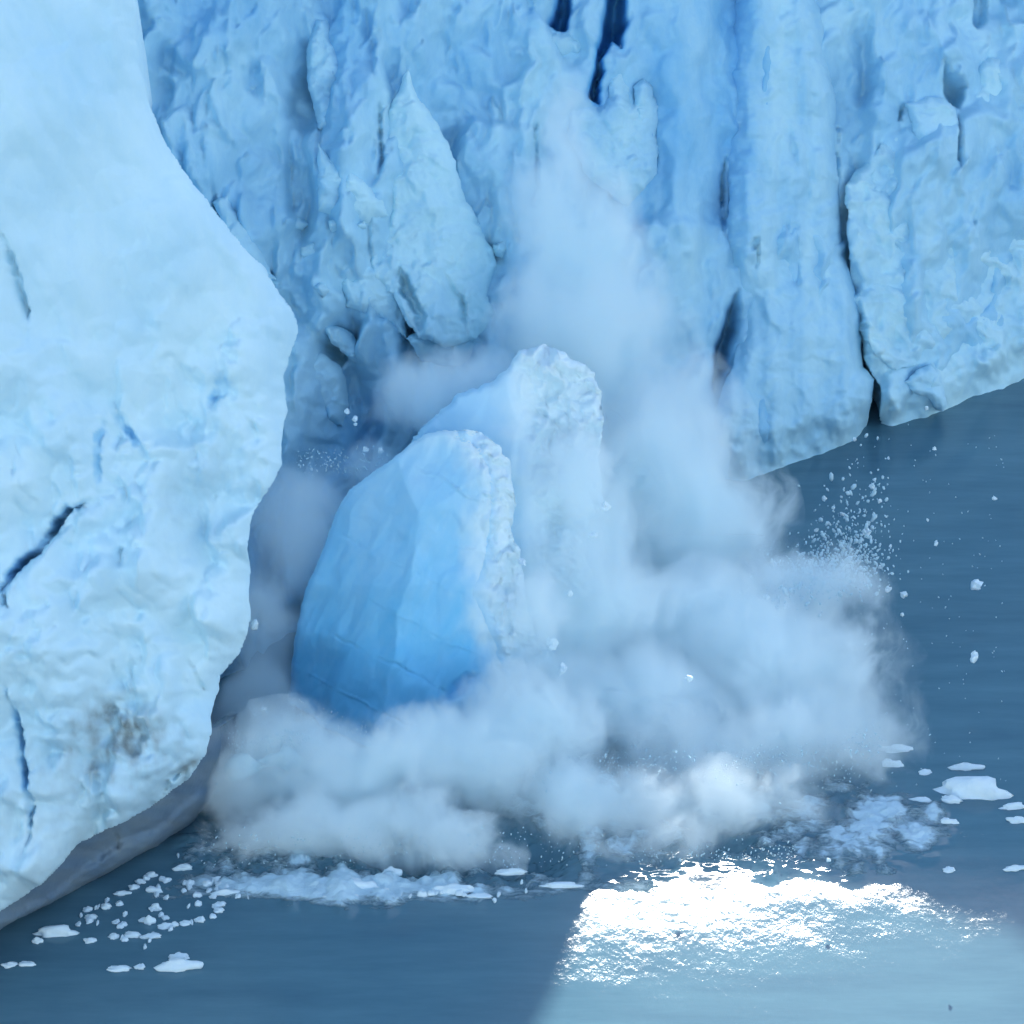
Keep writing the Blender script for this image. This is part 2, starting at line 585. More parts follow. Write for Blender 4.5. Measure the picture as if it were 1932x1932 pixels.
# features of the wall: (outline, height, edge width, tilt x, tilt y)
WALL_POLY = [
    ([(350, 190), (362, 215), (372, 260), (380, 330), (392, 370), (360, 350), (320, 290), (300, 240)], 1.2, 12, 0.0, 0.0),
    # wide smooth column
    ([(1182, -40), (1380, -40), (1372, 150), (1378, 300), (1360, 470), (1300, 520), (1230, 420), (1242, 210), (1200, 130)], 1.6, 46, 0.0, 0.0),
]
PIN = np.array([(768, 142), (778, 158), (788, 188), (818, 228), (848, 268), (860, 328), (872, 352), (892, 392), (898, 420), (928, 470), (932, 500), (920, 560),
                (935, 590), (900, 640), (840, 660), (790, 640), (745, 560), (700, 520), (695, 480), (708, 440), (735, 415), (742, 380), (722, 340), (718, 280), (724, 225), (744, 192), (757, 160)], float)
WALL_PART = [  # name, outline, how far it stands out, tilt x, tilt y, edge width
    ('pinnacle', [(590, 25), (612, 30), (632, 85), (660, 170), (668, 230), (640, 250), (600, 240), (578, 150), (575, 90)], 1.2, 0.004, 0.003, 16),
    ('ice_ledge', [(608, 280), (640, 322), (690, 345), (722, 380), (735, 410), (690, 424), (640, 415), (604, 400)], 1.8, 0.0, -0.010, 20),
    ('ice_ledge', [(650, 505), (662, 520), (680, 472), (702, 500), (735, 520), (770, 560), (765, 640), (720, 600), (650, 575), (640, 530)], 1.6, 0.004, -0.004, 18),
    ('ice_shard', [(560, 672), (600, 660), (640, 690), (655, 760), (640, 800), (610, 790), (580, 730)], 1.6, -0.006, 0.0, 16),
    ('ice_shard', [(600, 600), (650, 615), (690, 660), (700, 690), (660, 680), (620, 640)], 1.2, 0, -0.006, 12),
    ('ice_shard', [(400, 380), (432, 365), (440, 390), (470, 440), (505, 495), (520, 530), (480, 520), (430, 450)], 1.6, 0.0, 0.0, 14),
    ('ice_lump', [(540, 405), (562, 398), (580, 412), (566, 428), (545, 424)], 1.4, 0, 0, 12),
    ('ice_lump', [(565, 460), (590, 452), (606, 470), (590, 486), (568, 480)], 1.3, 0, 0, 12),
    ('ice_lump', [(588, 540), (610, 532), (622, 548), (606, 560)], 1.2, 0, 0, 10),
    ('ice_lump', [(618, 420), (640, 414), (648, 432), (628, 440)], 1.2, 0, 0, 10),
    ('ice_lump', [(668, 424), (690, 418), (696, 432), (676, 440)], 1.2, 0, 0, 10),
    ('ice_lump', [(930, 460), (960, 452), (972, 470), (950, 486), (930, 482)], 1.2, 0, 0, 12),
    ('ice_ledge', [(800, 600), (860, 590), (920, 600), (960, 640), (940, 680), (860, 690), (790, 680), (770, 640)], 1.8, 0.0, -0.006, 26),
    ('ice_knob', [(1040, 60), (1075, 52), (1100, 70), (1095, 100), (1050, 98), (1030, 80)], 1.2, 0, 0, 18),
    ('ice_ledge', [(1160, 95), (1172, 80), (1180, 115), (1190, 200), (1225, 155), (1240, 200), (1240, 330), (1180, 390), (1110, 340), (1070, 260), (1065, 215), (1110, 190),
      (1130, 200), (1148, 180)], 1.8, 0.0, 0.003, 24),
    ('ice_knob', [(1195, 160), (1215, 148), (1232, 165), (1240, 215), (1225, 240), (1200, 230)], 2.3, 0, 0, 18),
    ('ice_ledge', [(1700, 205), (1740, 192), (1772, 196), (1795, 215), (1800, 250), (1790, 300), (1796, 350), (1760, 320), (1716, 262)], 1.6, 0.006, 0.0, 14),
]
WALL_HOLE = [  # deep blue slots and hollows: (outline, depth, edge width)
    ([(1062, -60), (1078, -60), (1080, 20), (1074, 52), (1050, 50), (1036, 40), (1046, 0)], 6.0, 9),
    ([(1150, -60), (1188, -60), (1186, 40), (1176, 98), (1160, 76), (1140, 110), (1134, 200), (1108, 188), (1106, 172), (1122, 110), (1136, 40)], 6.5, 10),
    ([(1766, 108), (1790, 140), (1822, 170), (1805, 215), (1782, 205), (1768, 178)], 5.0, 14),
    ([(1838, -40), (1870, -40), (1866, 40), (1846, 62), (1834, 50)], 3.5, 10),
    ([(1884, -40), (1932, -40), (1932, 60), (1890, 50)], 1.8, 14),
    ([(1000, 240), (1016, 235), (1024, 330), (1010, 400), (996, 395)], 2.2, 9),
    ([(740, 500), (760, 520), (786, 575), (792, 582), (776, 660), (760, 600), (748, 545)], 2.2, 9),
    ([(640, 560), (560, 640), (575, 700), (640, 880), (690, 880), (735, 800), (700, 690)], 1.6, 40),
    ([(1396, 535), (1404, 590), (1394, 650), (1374, 710), (1352, 765), (1336, 720), (1342, 650), (1366, 580)], 6.0, 22),
    ([(1630, 620), (1650, 640), (1668, 720), (1672, 800), (1668, 860), (1640, 860), (1640, 790), (1648, 720), (1630, 690)], 9.0, 8),
    ([(1134, 330), (1160, 330), (1185, 390), (1150, 430), (1128, 410)], 0.8, 25),
]
WALL_CRACK = [
    ([(716, 190), (716, 240), (722, 300), (712, 350)], 7, 1.6),
    ([(605, 60), (606, 200), (600, 330)], 8, 0.8),
    ([(540, 260), (545, 380), (552, 430)], 7, 0.8),
    ([(398, 330), (402, 380), (440, 440), (500, 520)], 7, 1.0),
    ([(455, 450), (520, 540), (600, 640), (700, 700)], 12, 0.9),
    ([(1230, 180), (1236, 250), (1238, 330)], 4, 1.0),
    ([(1372, 280), (1364, 330), (1366, 430), (1378, 470)], 6, 1.6),
    ([(1700, 200), (1692, 235)], 5, 1.2),
    ([(1798, 215), (1800, 260), (1796, 300), (1804, 352)], 5, 1.6),
    ([(1582, 200), (1580, 320), (1592, 350)], 6, 1.0),
    ([(700, 400), (695, 470), (730, 560), (770, 650)], 6, 0.9),
]
WALL_POLY = [(jitter(p, 5, 6, i), h, w, gx, gy) for i, (p, h, w, gx, gy) in enumerate(WALL_POLY)]
WALL_HOLE = [(jitter(p, 5, 6, 50 + i), h, w) for i, (p, h, w) in enumerate(WALL_HOLE)]


FLAMES = []
_fr = random.Random(11)
for _i in range(120):
    if _i < 80:
        fx, fy, k_ = _fr.uniform(250, 1010), _fr.uniform(-60, 640), 1.0
        if fy > 250 and fx < 330: fx += 140
    else:
        fx, fy, k_ = _fr.uniform(1390, 2000), _fr.uniform(-60, 560), 0.8
    w_ = _fr.uniform(18, 62) * k_
    h_ = w_ * _fr.uniform(1.8, 4.2)
    t_ = _fr.uniform(-0.35, 0.55) * w_
    poly_ = [(fx + t_, fy), (fx + t_ + 0.25 * w_, fy + 0.22 * h_), (fx + 0.5 * w_, fy + 0.55 * h_), (fx + 0.55 * w_, fy + h_), (fx - 0.55 * w_, fy + h_), (fx - 0.5 * w_, fy + 0.5 * h_), (fx + t_ - 0.25 * w_, fy + 0.25 * h_)]
    FLAMES.append((jitter(poly_, 4.5, 5, 200 + _i), fy, h_, _fr.uniform(0.7, 1.7) * min(1.0, w_ / 40 + 0.35)))


def flames(px, py):
    D = np.zeros(px.shape)
    for p, fy, h_, a_ in FLAMES:
        lo, hi = p.min(0), p.max(0)
        m = (px > lo[0]) & (px < hi[0]) & (py > lo[1]) & (py < hi[1])
        if not m.any():
            continue
        s_ = sdf(px[m], py[m], p)[0]
        t = np.clip((py[m] - fy) / h_, 0, 1)
        D[m] = np.maximum(D[m], a_ * sstep(0, 8, s_) * (1 - t) ** 0.8 * (0.6 + 0.4 * sstep(0, 25, s_)))
    return D


def wall_disp(px, py):
    smooth = np.exp(-((px - 1300 - 0.06 * (py - 200)) / 95.0) ** 2) * sstep(900, 300, py)
    wx = px + 26 * fbm(px / 90, py / 90, 4.0, 3)
    wy = py + 26 * fbm(px / 90, py / 90, 14.0, 3)
    flute = 3.6 * fbm(wx / 170, wy / 620, 1.0, 3) + 0.7 * ridged(wx / 75, wy / 300, 3.0, 3)
    c1, b1 = cells((px + wx) / 280, (py + wy) / 430, 1, 24.0)
    c2, b2 = cells((px + wx) / 110, (py + wy) / 170, 2, 18.0)
    c3, b3 = cells(wx / 19, wy / 26, 3)
    rug = 3.2 * c1 + 0.95 * c2 + 0.13 * c3
    rug = rug + 0.35 * billow(wx / 80, wy / 90, 2.0, 3)
    D = flute * (1 - 0.5 * smooth) + rug * (1 - 0.85 * smooth)
    D = D + flames(px, py) * (1 - smooth)
    # the recess behind the collapse
    D = D - 6.0 * np.exp(-((px - 640) / 150.0) ** 2 - ((py - 820) / 230.0) ** 2)
    wl = 895 - 0.366 * (px - 1440)
    low = sstep(90, 0, wl - py) * sstep(1250, 1350, px)
    D = D * (1 - low) - 1.8 * low
    D = D - 1.6 * sstep(-70, -5, sdf_box(px, py, PIN, 90))
    for p, h, w, gx, gy in WALL_POLY:
        s = sdf_box(px, py, p)
        m = sstep(0, w, s)
        c = p.mean(0)
        D = D + m * (h + gx * (px - c[0]) + gy * (py - c[1]))
    for p, h, w in WALL_HOLE:
        s = sdf_box(px, py, p)
        D = D - h * sstep(0, w, s) * np.clip(0.55 + s / 60.0, 0, 1.2)
    for l, w, d in WALL_CRACK:
        D = D + crack(px, py, l, w, d)
    return D


def wall_blue(px, py):
    b = 0.36 + 0.25 * fbm(px / 150, py / 260, 6.0, 3)
    b = b + 0.32 * np.exp(-((px - 1400 - 0.05 * py) / 60.0) ** 2) * sstep(700, 200, py)
    b = b + 0.20 * np.exp(-((px - 1290) / 90.0) ** 2) * sstep(700, 100, py)
    b = b + 0.15 * sstep(240, 0, py) * sstep(1250, 300, px)
    for p, h, w in WALL_HOLE[:2]:
        b = b + 0.9 * sstep(-8, w, sdf_box(px, py, p))
    return np.clip(b, 0, 1)


def build_wall():
    step = 4.0
    gx = np.concatenate([np.linspace(-1300, -60, 70, endpoint=False), np.arange(-60, 2000, step), np.linspace(2000, 3400, 90)])
    gy = np.concatenate([np.arange(1330, -64, -step)])
    PX, PY = np.meshgrid(gx, gy)
    # the face leans back a little
    p0 = WA
    n = unit(wn + np.array([0, 0, LEAN]))
    P = on_plane(PX, PY, p0, n)
    amp = 1.0
    D = wall_disp(PX, PY) * amp
    V = P - D[..., None] * FW
    # below the water line the wall carries straight down
    rows = [V]
    # from the upper rim back and up to the crest, then over the glacier's top
    top = V[-1]
    s = (top - WA) @ wdir
    g0 = -((top - WA) @ wn)
    plan = WA + np.outer(s, wdir)
    kx = float((SUN @ wdir) / -(SUN @ wn))
    kz = float(SUN[2] / -(SUN @ wn))
    for k, (f, h) in enumerate(((0.12, 0.2), (0.25, 0.4), (0.4, 0.58), (0.55, 0.74), (0.75, 0.9), (1.0, 1.0), (1.2, 0.93), (1.6, 0.86), (3.0, 0.7), (8.0, 0.5))):
        g = g0 + (SETB - g0) * f if f <= 1 else np.full(len(s), SETB * f)
        q = plan - wn * g[:, None]
        cr = crest(s)
        lim = crest(s + (SETB - g) * kx) - (SETB - g) * kz       # the saddle in the crest runs through the ice
        z = top[:, 2] + (cr - top[:, 2]) * h if f <= 1.0 else cr * h
        z = np.minimum(z + 0.6 * fbm(s / 4, k * 3.0, 1.0, 3) * (f != 1.0), np.maximum(lim - 0.2, 8.0))
        rows.append(np.stack([q[:, 0], q[:, 1], z], 1)[None])
    V = np.concatenate(rows, 0)
    H, W = V.shape[:2]
    I = np.arange(H * W).reshape(H, W)
    F = np.stack([I[:-1, :-1], I[:-1, 1:], I[1:, 1:], I[1:, :-1]], -1).reshape(-1, 4)
    b = wall_blue(PX, PY)
    b = np.concatenate([b, np.repeat(b[-1:], H - b.shape[0], 0)], 0)
    org = np.array([0.0, float(WA[1]) - 16, 0.0])
    me = to_mesh('glacier_wall', V.reshape(-1, 3), F, {'blue': b.ravel()}, origin=org)
    o = link('glacier_wall', me, M_WALL, loc=org)
    tag(o, 'tall fluted blue glacier wall of broken ice behind the splash', 'glacier')
    return o


wall = build_wall()
wall_n = unit(wn + np.array([0, 0, LEAN]))


def rough_disp(a1=0.8, a2=0.4, a3=0.18, bill=0.3, s1=80, s2=38, s3=16, seed=0, fl=0.0):
    def f(px, py, s):
        wx = px + 16 * fbm(px / 60, py / 60, 4.0 + seed, 3)
        wy = py + 16 * fbm(px / 60, py / 60, 14.0 + seed, 3)
        c1, _ = cells(wx / s1 + seed * 7, wy / (s1 * 1.4), 11 + seed)
        c2, _ = cells(wx / s2 + seed * 3, wy / (s2 * 1.3), 12 + seed)
        c3, _ = cells(wx / s3, wy / s3, 13 + seed)
        d = a1 * c1 + a2 * c2 + a3 * c3 + bill * billow(wx / 45, wy / 45, seed + 0.3, 4)
        if fl:
            d = d + fl * fbm(wx / 55, wy / 300, seed + 5.0, 3)
        return d
    return f


# the pinnacle that leans on the wall
PINB = float(np.mean(wall_disp(PIN[:, 0], PIN[:, 1])))


def pin_disp(px, py, s):
    d = rough_disp(0.8, 0.4, 0.15, 0.3, seed=2)(px, py, s)
    ridge = np.interp(py, [150, 300, 450, 620], [772, 800, 830, 820])
    d = d - 0.016 * np.abs(px - ridge) - 0.010 * np.maximum(ridge - px, 0)
    return PINB + 3.4 + d + crack(px, py, [(752, 500), (765, 545), (790, 590), (800, 640)], 14, 1.8) + crack(px, py, [(835, 520), (870, 570), (880, 640)], 9, 0.8)


relief('pinnacle', PIN, WA, wall_n, pin_disp, M_WALL, step=3.0, edge_w=14, edge_r=0.6, back=5, jit=6, attrs={'blue': lambda px, py, s: np.clip(0.06 + 0.10 * fbm(px / 60, py / 90, 3.0, 2), 0, 1)}, parent=wall, seed=2)


for ii, (nm, pl, hh, gx_, gy_, ew) in enumerate(WALL_PART):
    cc = np.array(pl, float).mean(0)
    dense = jitter(pl, 0, 8, 0)
    base = float(np.median(wall_disp(dense[:, 0], dense[:, 1])))
    hh = base + hh * 0.75

    def part_disp(px, py, sd, hh=hh, gx_=gx_, gy_=gy_, cc=cc, ii=ii):
        small = nm == 'ice_lump'
        return hh + gx_ * (px - cc[0]) + gy_ * (py - cc[1]) + rough_disp(0.7, 0.35, 0.12, 0.3, s1=60 if not small else 30, seed=20 + ii)(px, py, sd)
    relief(nm, pl, WA, wall_n, part_disp, M_WALL, step=3.0, edge_w=ew, edge_r=0.9, back=4, jit=5, seed=30 + ii, parent=wall,
           attrs={'blue': lambda px, py, sd: np.clip(0.18 + 0.2 * fbm(px / 60, py / 90, 3.0, 2), 0, 1)})


# ice column to the right of the plume
def col_disp(px, py, s):
    d = 1.0 * fbm(px / 70, py / 340, 2.0, 3) + 0.8 * fbm(px / 150, py / 150, 9.0, 2)
    d = d + rough_disp(0.55, 0.30, 0.14, 0.22, s1=70, seed=4)(px, py, s)
    d = d + crack(px, py, [(1420, 450), (1416, 480)], 5, 0.6) + crack(px, py, [(1425, 445), (1424, 500), (1418, 520)], 5, 0.9)
    d = d + crack(px, py, [(1500, 400), (1490, 470), (1500, 560)], 10, 0.5) + crack(px, py, [(1480, 230), (1500, 330)], 8, 0.5)
    f = sstep(-10, 90, 895 - 0.366 * (px - 1440) - py + 26 * fbm(px / 40, py / 60, 3.0, 3))
    return (2.6 + d + 0.9 * sstep(400, 800, py)) * f + 0.25 * d * (1 - f)


pillar = relief('ice_pillar', [(1392, -60), (1520, -70), (1560, 60), (1575, 200), (1578, 330), (1592, 470), (1610, 540), (1622, 600), (1628, 690), (1648, 715), (1642, 780), (1640, 850), (1600, 870), (1540, 900),
                               (1440, 940), (1380, 965), (1340, 800), (1352, 760), (1376, 700), (1394, 640), (1400, 575), (1384, 520), (1370, 465), (1374, 380), (1372, 250), (1384, 100)],
                WA, wall_n, col_disp, M_WALL, step=3.5, edge_w=40, edge_r=2.4, back=6,
                attrs={'blue': lambda px, py, s: np.clip(0.30 + 0.22 * fbm(px / 60, py / 220, 3.0, 3) + 0.35 * sstep(80, 0, px - 1375) * sstep(560, 330, py), 0, 1)}, seed=4, jit=4)
tag(pillar, 'bulging pale blue ice column right of the spray plume, beside a dark hollow', 'ice column')


# right-hand broken cliff
def right_disp(px, py, s):
    d = rough_disp(0.9, 0.45, 0.2, 0.35, s1=75, seed=6, fl=0.9)(px, py, s)
    # fluting runs down to the right
    q = (px - 1600) * 0.75 - (py - 350) * 0.5
    d = d + 0.7 * fbm(q / 36, (px + py) / 300, 3.0, 3)
    for l, w, dp in (([(1602, 490), (1606, 540), (1612, 590), (1622, 640), (1636, 700)], 12, 1.6), ([(1798, 300), (1803, 352)], 8, 1.5), ([(1900, 90), (1905, 150)], 6, 0.8),
                     ([(1610, 520), (1618, 535), (1612, 550)], 5, 0.8)):
        d = d + crack(px, py, l, w, dp)
    f = sstep(-10, 80, 895 - 0.366 * (px - 1440) - py + 30 * fbm(px / 40, py / 60, 7.0, 3))
    tooth = np.exp(-((px - 1755) / 40.0) ** 2 - ((py - 735) / 35.0) ** 2)
    return (2.4 + d) * f + 0.25 * d * (1 - f) + 2.2 * tooth


rc_out = [(1592, 350), (1640, 300), (1690, 232), (1712, 262), (1760, 318), (1798, 352), (1806, 300), (1812, 214), (1826, 170), (1850, 120), (1880, 100), (1960, 60), (2300, -40), (2500, 300), (2500, 480),
          (2200, 650), (1990, 730), (1932, 752), (1860, 780), (1790, 800), (1774, 808), (1740, 815), (1700, 830), (1680, 842), (1666, 800), (1658, 730),
          (1640, 705), (1622, 640), (1606, 560), (1596, 470)]
cliff = relief('ice_cliff', rc_out, WA, wall_n, right_disp, M_WALL, step=3.5, edge_w=26, edge_r=1.6, back=5,
               attrs={'blue': lambda px, py, s: np.clip(0.12 + 0.2 * fbm(px / 80, py / 110, 5.0, 3), 0, 1)}, seed=6, jit=5)
tag(cliff, 'rough pale ice cliff over the dark lake, beyond a black cleft', 'ice cliff')


relief('ice_tooth', [(1700, 720), (1722, 700), (1748, 690), (1766, 712), (1774, 740), (1779, 768), (1770, 778), (1758, 768), (1740, 752), (1716, 742)],
       WA, wall_n, lambda px, py, s: 3.4 + 0.5 * fbm(px / 30, py / 30, 4.0, 3) + 0.012 * (px - 1740), M_WALL, step=2.5, edge_w=14, edge_r=0.8, back=4, jit=3, seed=71, parent=cliff,
       attrs={'blue': lambda px, py, s: 0.2 + 0 * px})
relief('ice_ledge', [(1606, 560), (1640, 530), (1690, 545), (1740, 600), (1760, 650), (1720, 690), (1670, 700), (1640, 670), (1622, 630)],
       WA, wall_n, lambda px, py, s: right_disp(px, py, s) + 0.7 + 0.004 * (py - 620), M_WALL, step=3.0, edge_w=22, edge_r=0.7, back=3, jit=6, seed=72, parent=cliff,
       attrs={'blue': lambda px, py, s: np.clip(0.12 + 0.2 * fbm(px / 80, py / 110, 5.0, 3), 0, 1)})


# ------------------------------------------------------------------ left buttress
def butt_disp(px, py, s):
    wx = px + 20 * fbm(px / 90, py / 90, 1.0, 3)
    wy = py + 20 * fbm(px / 90, py / 90, 11.0, 3)
    d = 2.2 * fbm(wx / 420, wy / 420, 2.0, 2)
    low = sstep(520, 820, py)
    for cx, cy, rx, ry, a in ((250, 1060, 130, 150, 2.6), (440, 850, 70, 110, 1.8), (420, 1150, 60, 110, 1.8), (120, 1260, 110, 130, 2.4), (300, 1290, 70, 90, 1.6), (225, 1385, 55, 45, -2.0), (100, 1500, 80, 80, 1.4),
                              (250, 1480, 80, 60, 1.5), (340, 960, 45, 120, -1.2), (180, 870, 60, 120, 1.2), (480, 680, 60, 90, 1.6), (330, 760, 60, 90, -1.0)):
        ex, ey = px + 18 * fbm(px / 50, py / 50, 21.0, 3), py + 18 * fbm(px / 50, py / 50, 31.0, 3)
        q2 = ((ex - cx) / rx) ** 2 + ((ey - cy) / ry) ** 2
        d = d + a * np.maximum(1 - q2, 0) ** 0.9
    # long shallow flutes, running down to the right
    q = px * 0.80 - py * 0.45
    d = d + 0.8 * fbm(q / 90, (py + px * 0.5) / 480, 4.0, 3) * (1 - 0.5 * low)
    c1, _ = cells(wx / 150, wy / 190, 21)
    c2, _ = cells(wx / 70, wy / 90, 22)
    c3, _ = cells(wx / 30, wy / 40, 23)
    d = d + (4.0 * c1 + 1.2 * c2 + 0.18 * c3) * (0.10 + 0.6 * low)
    d = d + 1.7 * billow(wx / 190, wy / 200, 7.0, 3) * (0.14 + 0.86 * low)
    for l, w, dp in (([(165, 943), (120, 962), (95, 985), (75, 1020), (50, 1050), (30, 1062), (0, 1105), (-30, 1140)], 11, 2.6),
                     ([(-10, 425), (10, 470), (24, 520), (36, 580), (45, 640)], 11, 1.3),
                     ([(0, 1280), (14, 1340), (22, 1380), (30, 1440), (48, 1530), (46, 1580), (34, 1620)], 8, 1.5),
                     ([(232, 1240), (246, 1310), (250, 1340)], 6, 0.6), ([(158, 1420), (156, 1480), (160, 1560)], 5, 0.5),
                     ([(368, 1438), (330, 1465), (305, 1480), (290, 1510), (262, 1540)], 9, 1.6),
                     ([(345, 1245), (362, 1280), (378, 1320)], 7, 0.8), ([(0, 1120), (6, 1145)], 7, 1.2),
                     ([(192, 770), (180, 830), (178, 930)], 9, 0.5), ([(195, 770), (240, 820), (285, 875)], 9, 0.5), ([(220, 1030), (228, 1070)], 8, 0.6),
                     ([(390, 770), (420, 730), (410, 700)], 14, 0.6)):
        d = d + crack(px, py, l, w, dp)
    d = d + 1.0 * sstep(6, 40, py - np.interp(px, [-100, 0, 30, 75, 95, 165, 200], [1250, 1110, 1062, 1020, 985, 943, 938])) * sstep(240, 120, px) * sstep(1500, 1200, py)
    return d


b_out = [(243, 0), (244, 60), (252, 105), (268, 172), (292, 240), (330, 300), (362, 345), (398, 388), (430, 432), (470, 478), (498, 505), (520, 545), (545, 578), (553, 600), (553, 625), (540, 668),
         (528, 705), (533, 770), (526, 830), (528, 880), (508, 920), (488, 945), (470, 985), (463, 1040), (461, 1100), (463, 1170), (456, 1200), (438, 1240), (402, 1282),
         (392, 1330), (391, 1390), (384, 1425), (366, 1452), (345, 1478), (300, 1512), (255, 1545), (200, 1575), (165, 1588), (120, 1614), (95, 1650), (60, 1682), (0, 1724), (-120, 1800), (-400, 1960), (-900, 2250), (-900, -500), (120, -500), (220, -200), (238, -60)]
def butt_blue(px, py, s):
    b = 0.22 + 0.2 * fbm(px / 200, py / 260, 5.0, 3) + 0.12 * sstep(900, 0, py)
    for l, w in (([(165, 943), (120, 962), (95, 985), (75, 1020), (50, 1050), (30, 1062), (0, 1105), (-30, 1140)], 15), ([(0, 1280), (14, 1340), (22, 1380), (30, 1440), (48, 1530), (46, 1580), (34, 1620)], 10),
                 ([(192, 770), (180, 830), (178, 930)], 12), ([(195, 770), (240, 820), (285, 875)], 12), ([(390, 770), (420, 730), (410, 700)], 18)):
        b = b - 0.5 * crack(px, py, l, w, 1.6)
    return np.clip(b, 0, 1)


butt_n = unit(bn + np.array([0, 0, 0.13]))


def b_dirt(px, py, s):
    d = np.exp(-((px - 225 - 0.3 * (py - 1370)) / 75.0) ** 2 - ((py - 1375) / 48.0) ** 2) * 0.75
    d = d + 0.35 * np.exp(-((px - 190) / 130.0) ** 2 - ((py - 1440) / 70.0) ** 2) * (0.6 + 1.2 * fbm(px / 50, py / 50, 2.0, 3))
    d = d + 0.10 * np.exp(-((px - 360) / 80.0) ** 2 - ((py - 930) / 110.0) ** 2)
    d = d + 0.5 * np.exp(-((px - 345) / 34.0) ** 2 - ((py - 1452 + 0.6 * (px - 345)) / 10.0) ** 2)
    d = d + 0.12 * sstep(1300, 1600, py)
    edge = np.interp(px, [-100, 0, 60, 120, 165, 200, 255, 300, 345, 372, 400], [1790, 1722, 1678, 1612, 1590, 1575, 1545, 1512, 1478, 1440, 1400])
    d = d * np.clip(0.75 + 1.3 * fbm(px / 22, py / 40, 6.0, 4), 0.1, 1.6)
    return np.clip(d, 0, 1)


butt = relief('ice_buttress', b_out, BB - FW * 10.0, butt_n, butt_disp, M_BUTT, step=4.0, edge_w=40, edge_r=2.0, back=45, shrink=0.28,
              attrs={'blue': butt_blue, 'dirt': b_dirt}, seed=8, jit=3)
tag(butt, 'huge smooth pale ice buttress at the left, streaked with dirt above its undercut foot', 'ice cliff')

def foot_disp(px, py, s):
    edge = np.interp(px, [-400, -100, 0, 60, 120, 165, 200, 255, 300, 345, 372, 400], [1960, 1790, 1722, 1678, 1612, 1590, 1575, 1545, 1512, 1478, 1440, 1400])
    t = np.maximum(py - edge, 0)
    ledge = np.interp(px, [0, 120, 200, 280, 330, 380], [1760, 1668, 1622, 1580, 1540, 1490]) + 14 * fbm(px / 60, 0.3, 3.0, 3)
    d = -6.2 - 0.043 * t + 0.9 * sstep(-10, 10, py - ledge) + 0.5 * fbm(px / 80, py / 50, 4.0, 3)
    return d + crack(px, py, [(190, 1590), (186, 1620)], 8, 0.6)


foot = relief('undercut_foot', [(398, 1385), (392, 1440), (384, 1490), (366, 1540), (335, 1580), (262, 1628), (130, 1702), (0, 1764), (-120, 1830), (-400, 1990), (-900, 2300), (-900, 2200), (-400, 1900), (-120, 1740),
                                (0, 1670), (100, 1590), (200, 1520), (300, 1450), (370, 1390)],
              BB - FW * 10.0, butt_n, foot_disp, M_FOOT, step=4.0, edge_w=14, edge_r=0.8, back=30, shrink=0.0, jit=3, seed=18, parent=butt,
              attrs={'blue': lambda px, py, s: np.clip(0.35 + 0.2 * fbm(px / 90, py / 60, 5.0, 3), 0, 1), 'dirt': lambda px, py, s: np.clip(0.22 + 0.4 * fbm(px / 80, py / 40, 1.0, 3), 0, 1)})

# ------------------------------------------------------------------ falling blocks
SLAB_Y = 199.0
sl_p = at_y(700, 1380, SLAB_Y)


def slab_disp(px, py, s):
    ox, oy = px, py
    px = px + 10 * fbm(ox / 90, oy / 90, 51.0, 3)
    py = py + 10 * fbm(ox / 90, oy / 90, 61.0, 3)
    # broad clean fracture planes meeting in creases
    planes = [0.0 * px, 0.020 * (px - 640) + 0.004 * (py - 1100), -0.010 * (px - 850) - 0.002 * (py - 1000) + 2.0, 0.012 * (py - 860) + 1.2, 0.05 * (px - 545 - 0.3 * (1280 - py)) + 0.3]
    d = np.minimum.reduce(planes[1:])
    d = d + 0.35 * fbm(px / 200, py / 200, 3.0, 3) + 0.10 * fbm((px + py * 0.5) / 22, (py - px * 0.5) / 160, 5.0, 4) + 0.25 * cells(px / 110, py / 190, 41, 20)[0]
    d = d + 0.13 * cells(px / 44, py / 110, 47, 16)[0] + 0.3 * sstep(0, 5, (py - 1130 - 0.5 * (px - 700)) % 97) * fbm(px / 90, py / 90, 71.0, 2)
    px, py = ox, oy
    edge = np.interp(py, [800, 900, 1000, 1150, 1300, 1400], [850, 905, 905, 925, 945, 950]) + 14 * fbm(px / 30, py / 30, 1.0, 3)
    r = sstep(-10, 30, px - edge)
    d = d + r * (0.5 - 0.022 * np.maximum(px - edge, 0) + rough_disp(0.9, 0.6, 0.3, 0.4, s1=50, s2=26, s3=12, seed=9)(px, py, s))
    d = d - 0.9 * sstep(14, -14, px - np.interp(py, [1200, 1380], [662, 592])) * sstep(1190, 1260, py)
    d = d - 0.9 * sstep(-2, 22, sdf_box(px, py, jitter([(832, 1325), (850, 1285), (880, 1262), (905, 1270), (890, 1300), (868, 1318)], 3, 5, 3)))
    return 1.2 + d


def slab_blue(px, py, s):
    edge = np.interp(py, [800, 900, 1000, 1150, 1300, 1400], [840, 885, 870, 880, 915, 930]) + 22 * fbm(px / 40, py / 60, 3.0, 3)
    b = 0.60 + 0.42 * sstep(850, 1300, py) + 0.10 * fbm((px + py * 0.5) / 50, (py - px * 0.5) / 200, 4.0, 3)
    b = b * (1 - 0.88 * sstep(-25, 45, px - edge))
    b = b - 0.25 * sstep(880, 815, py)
    return np.clip(b, 0, 1)


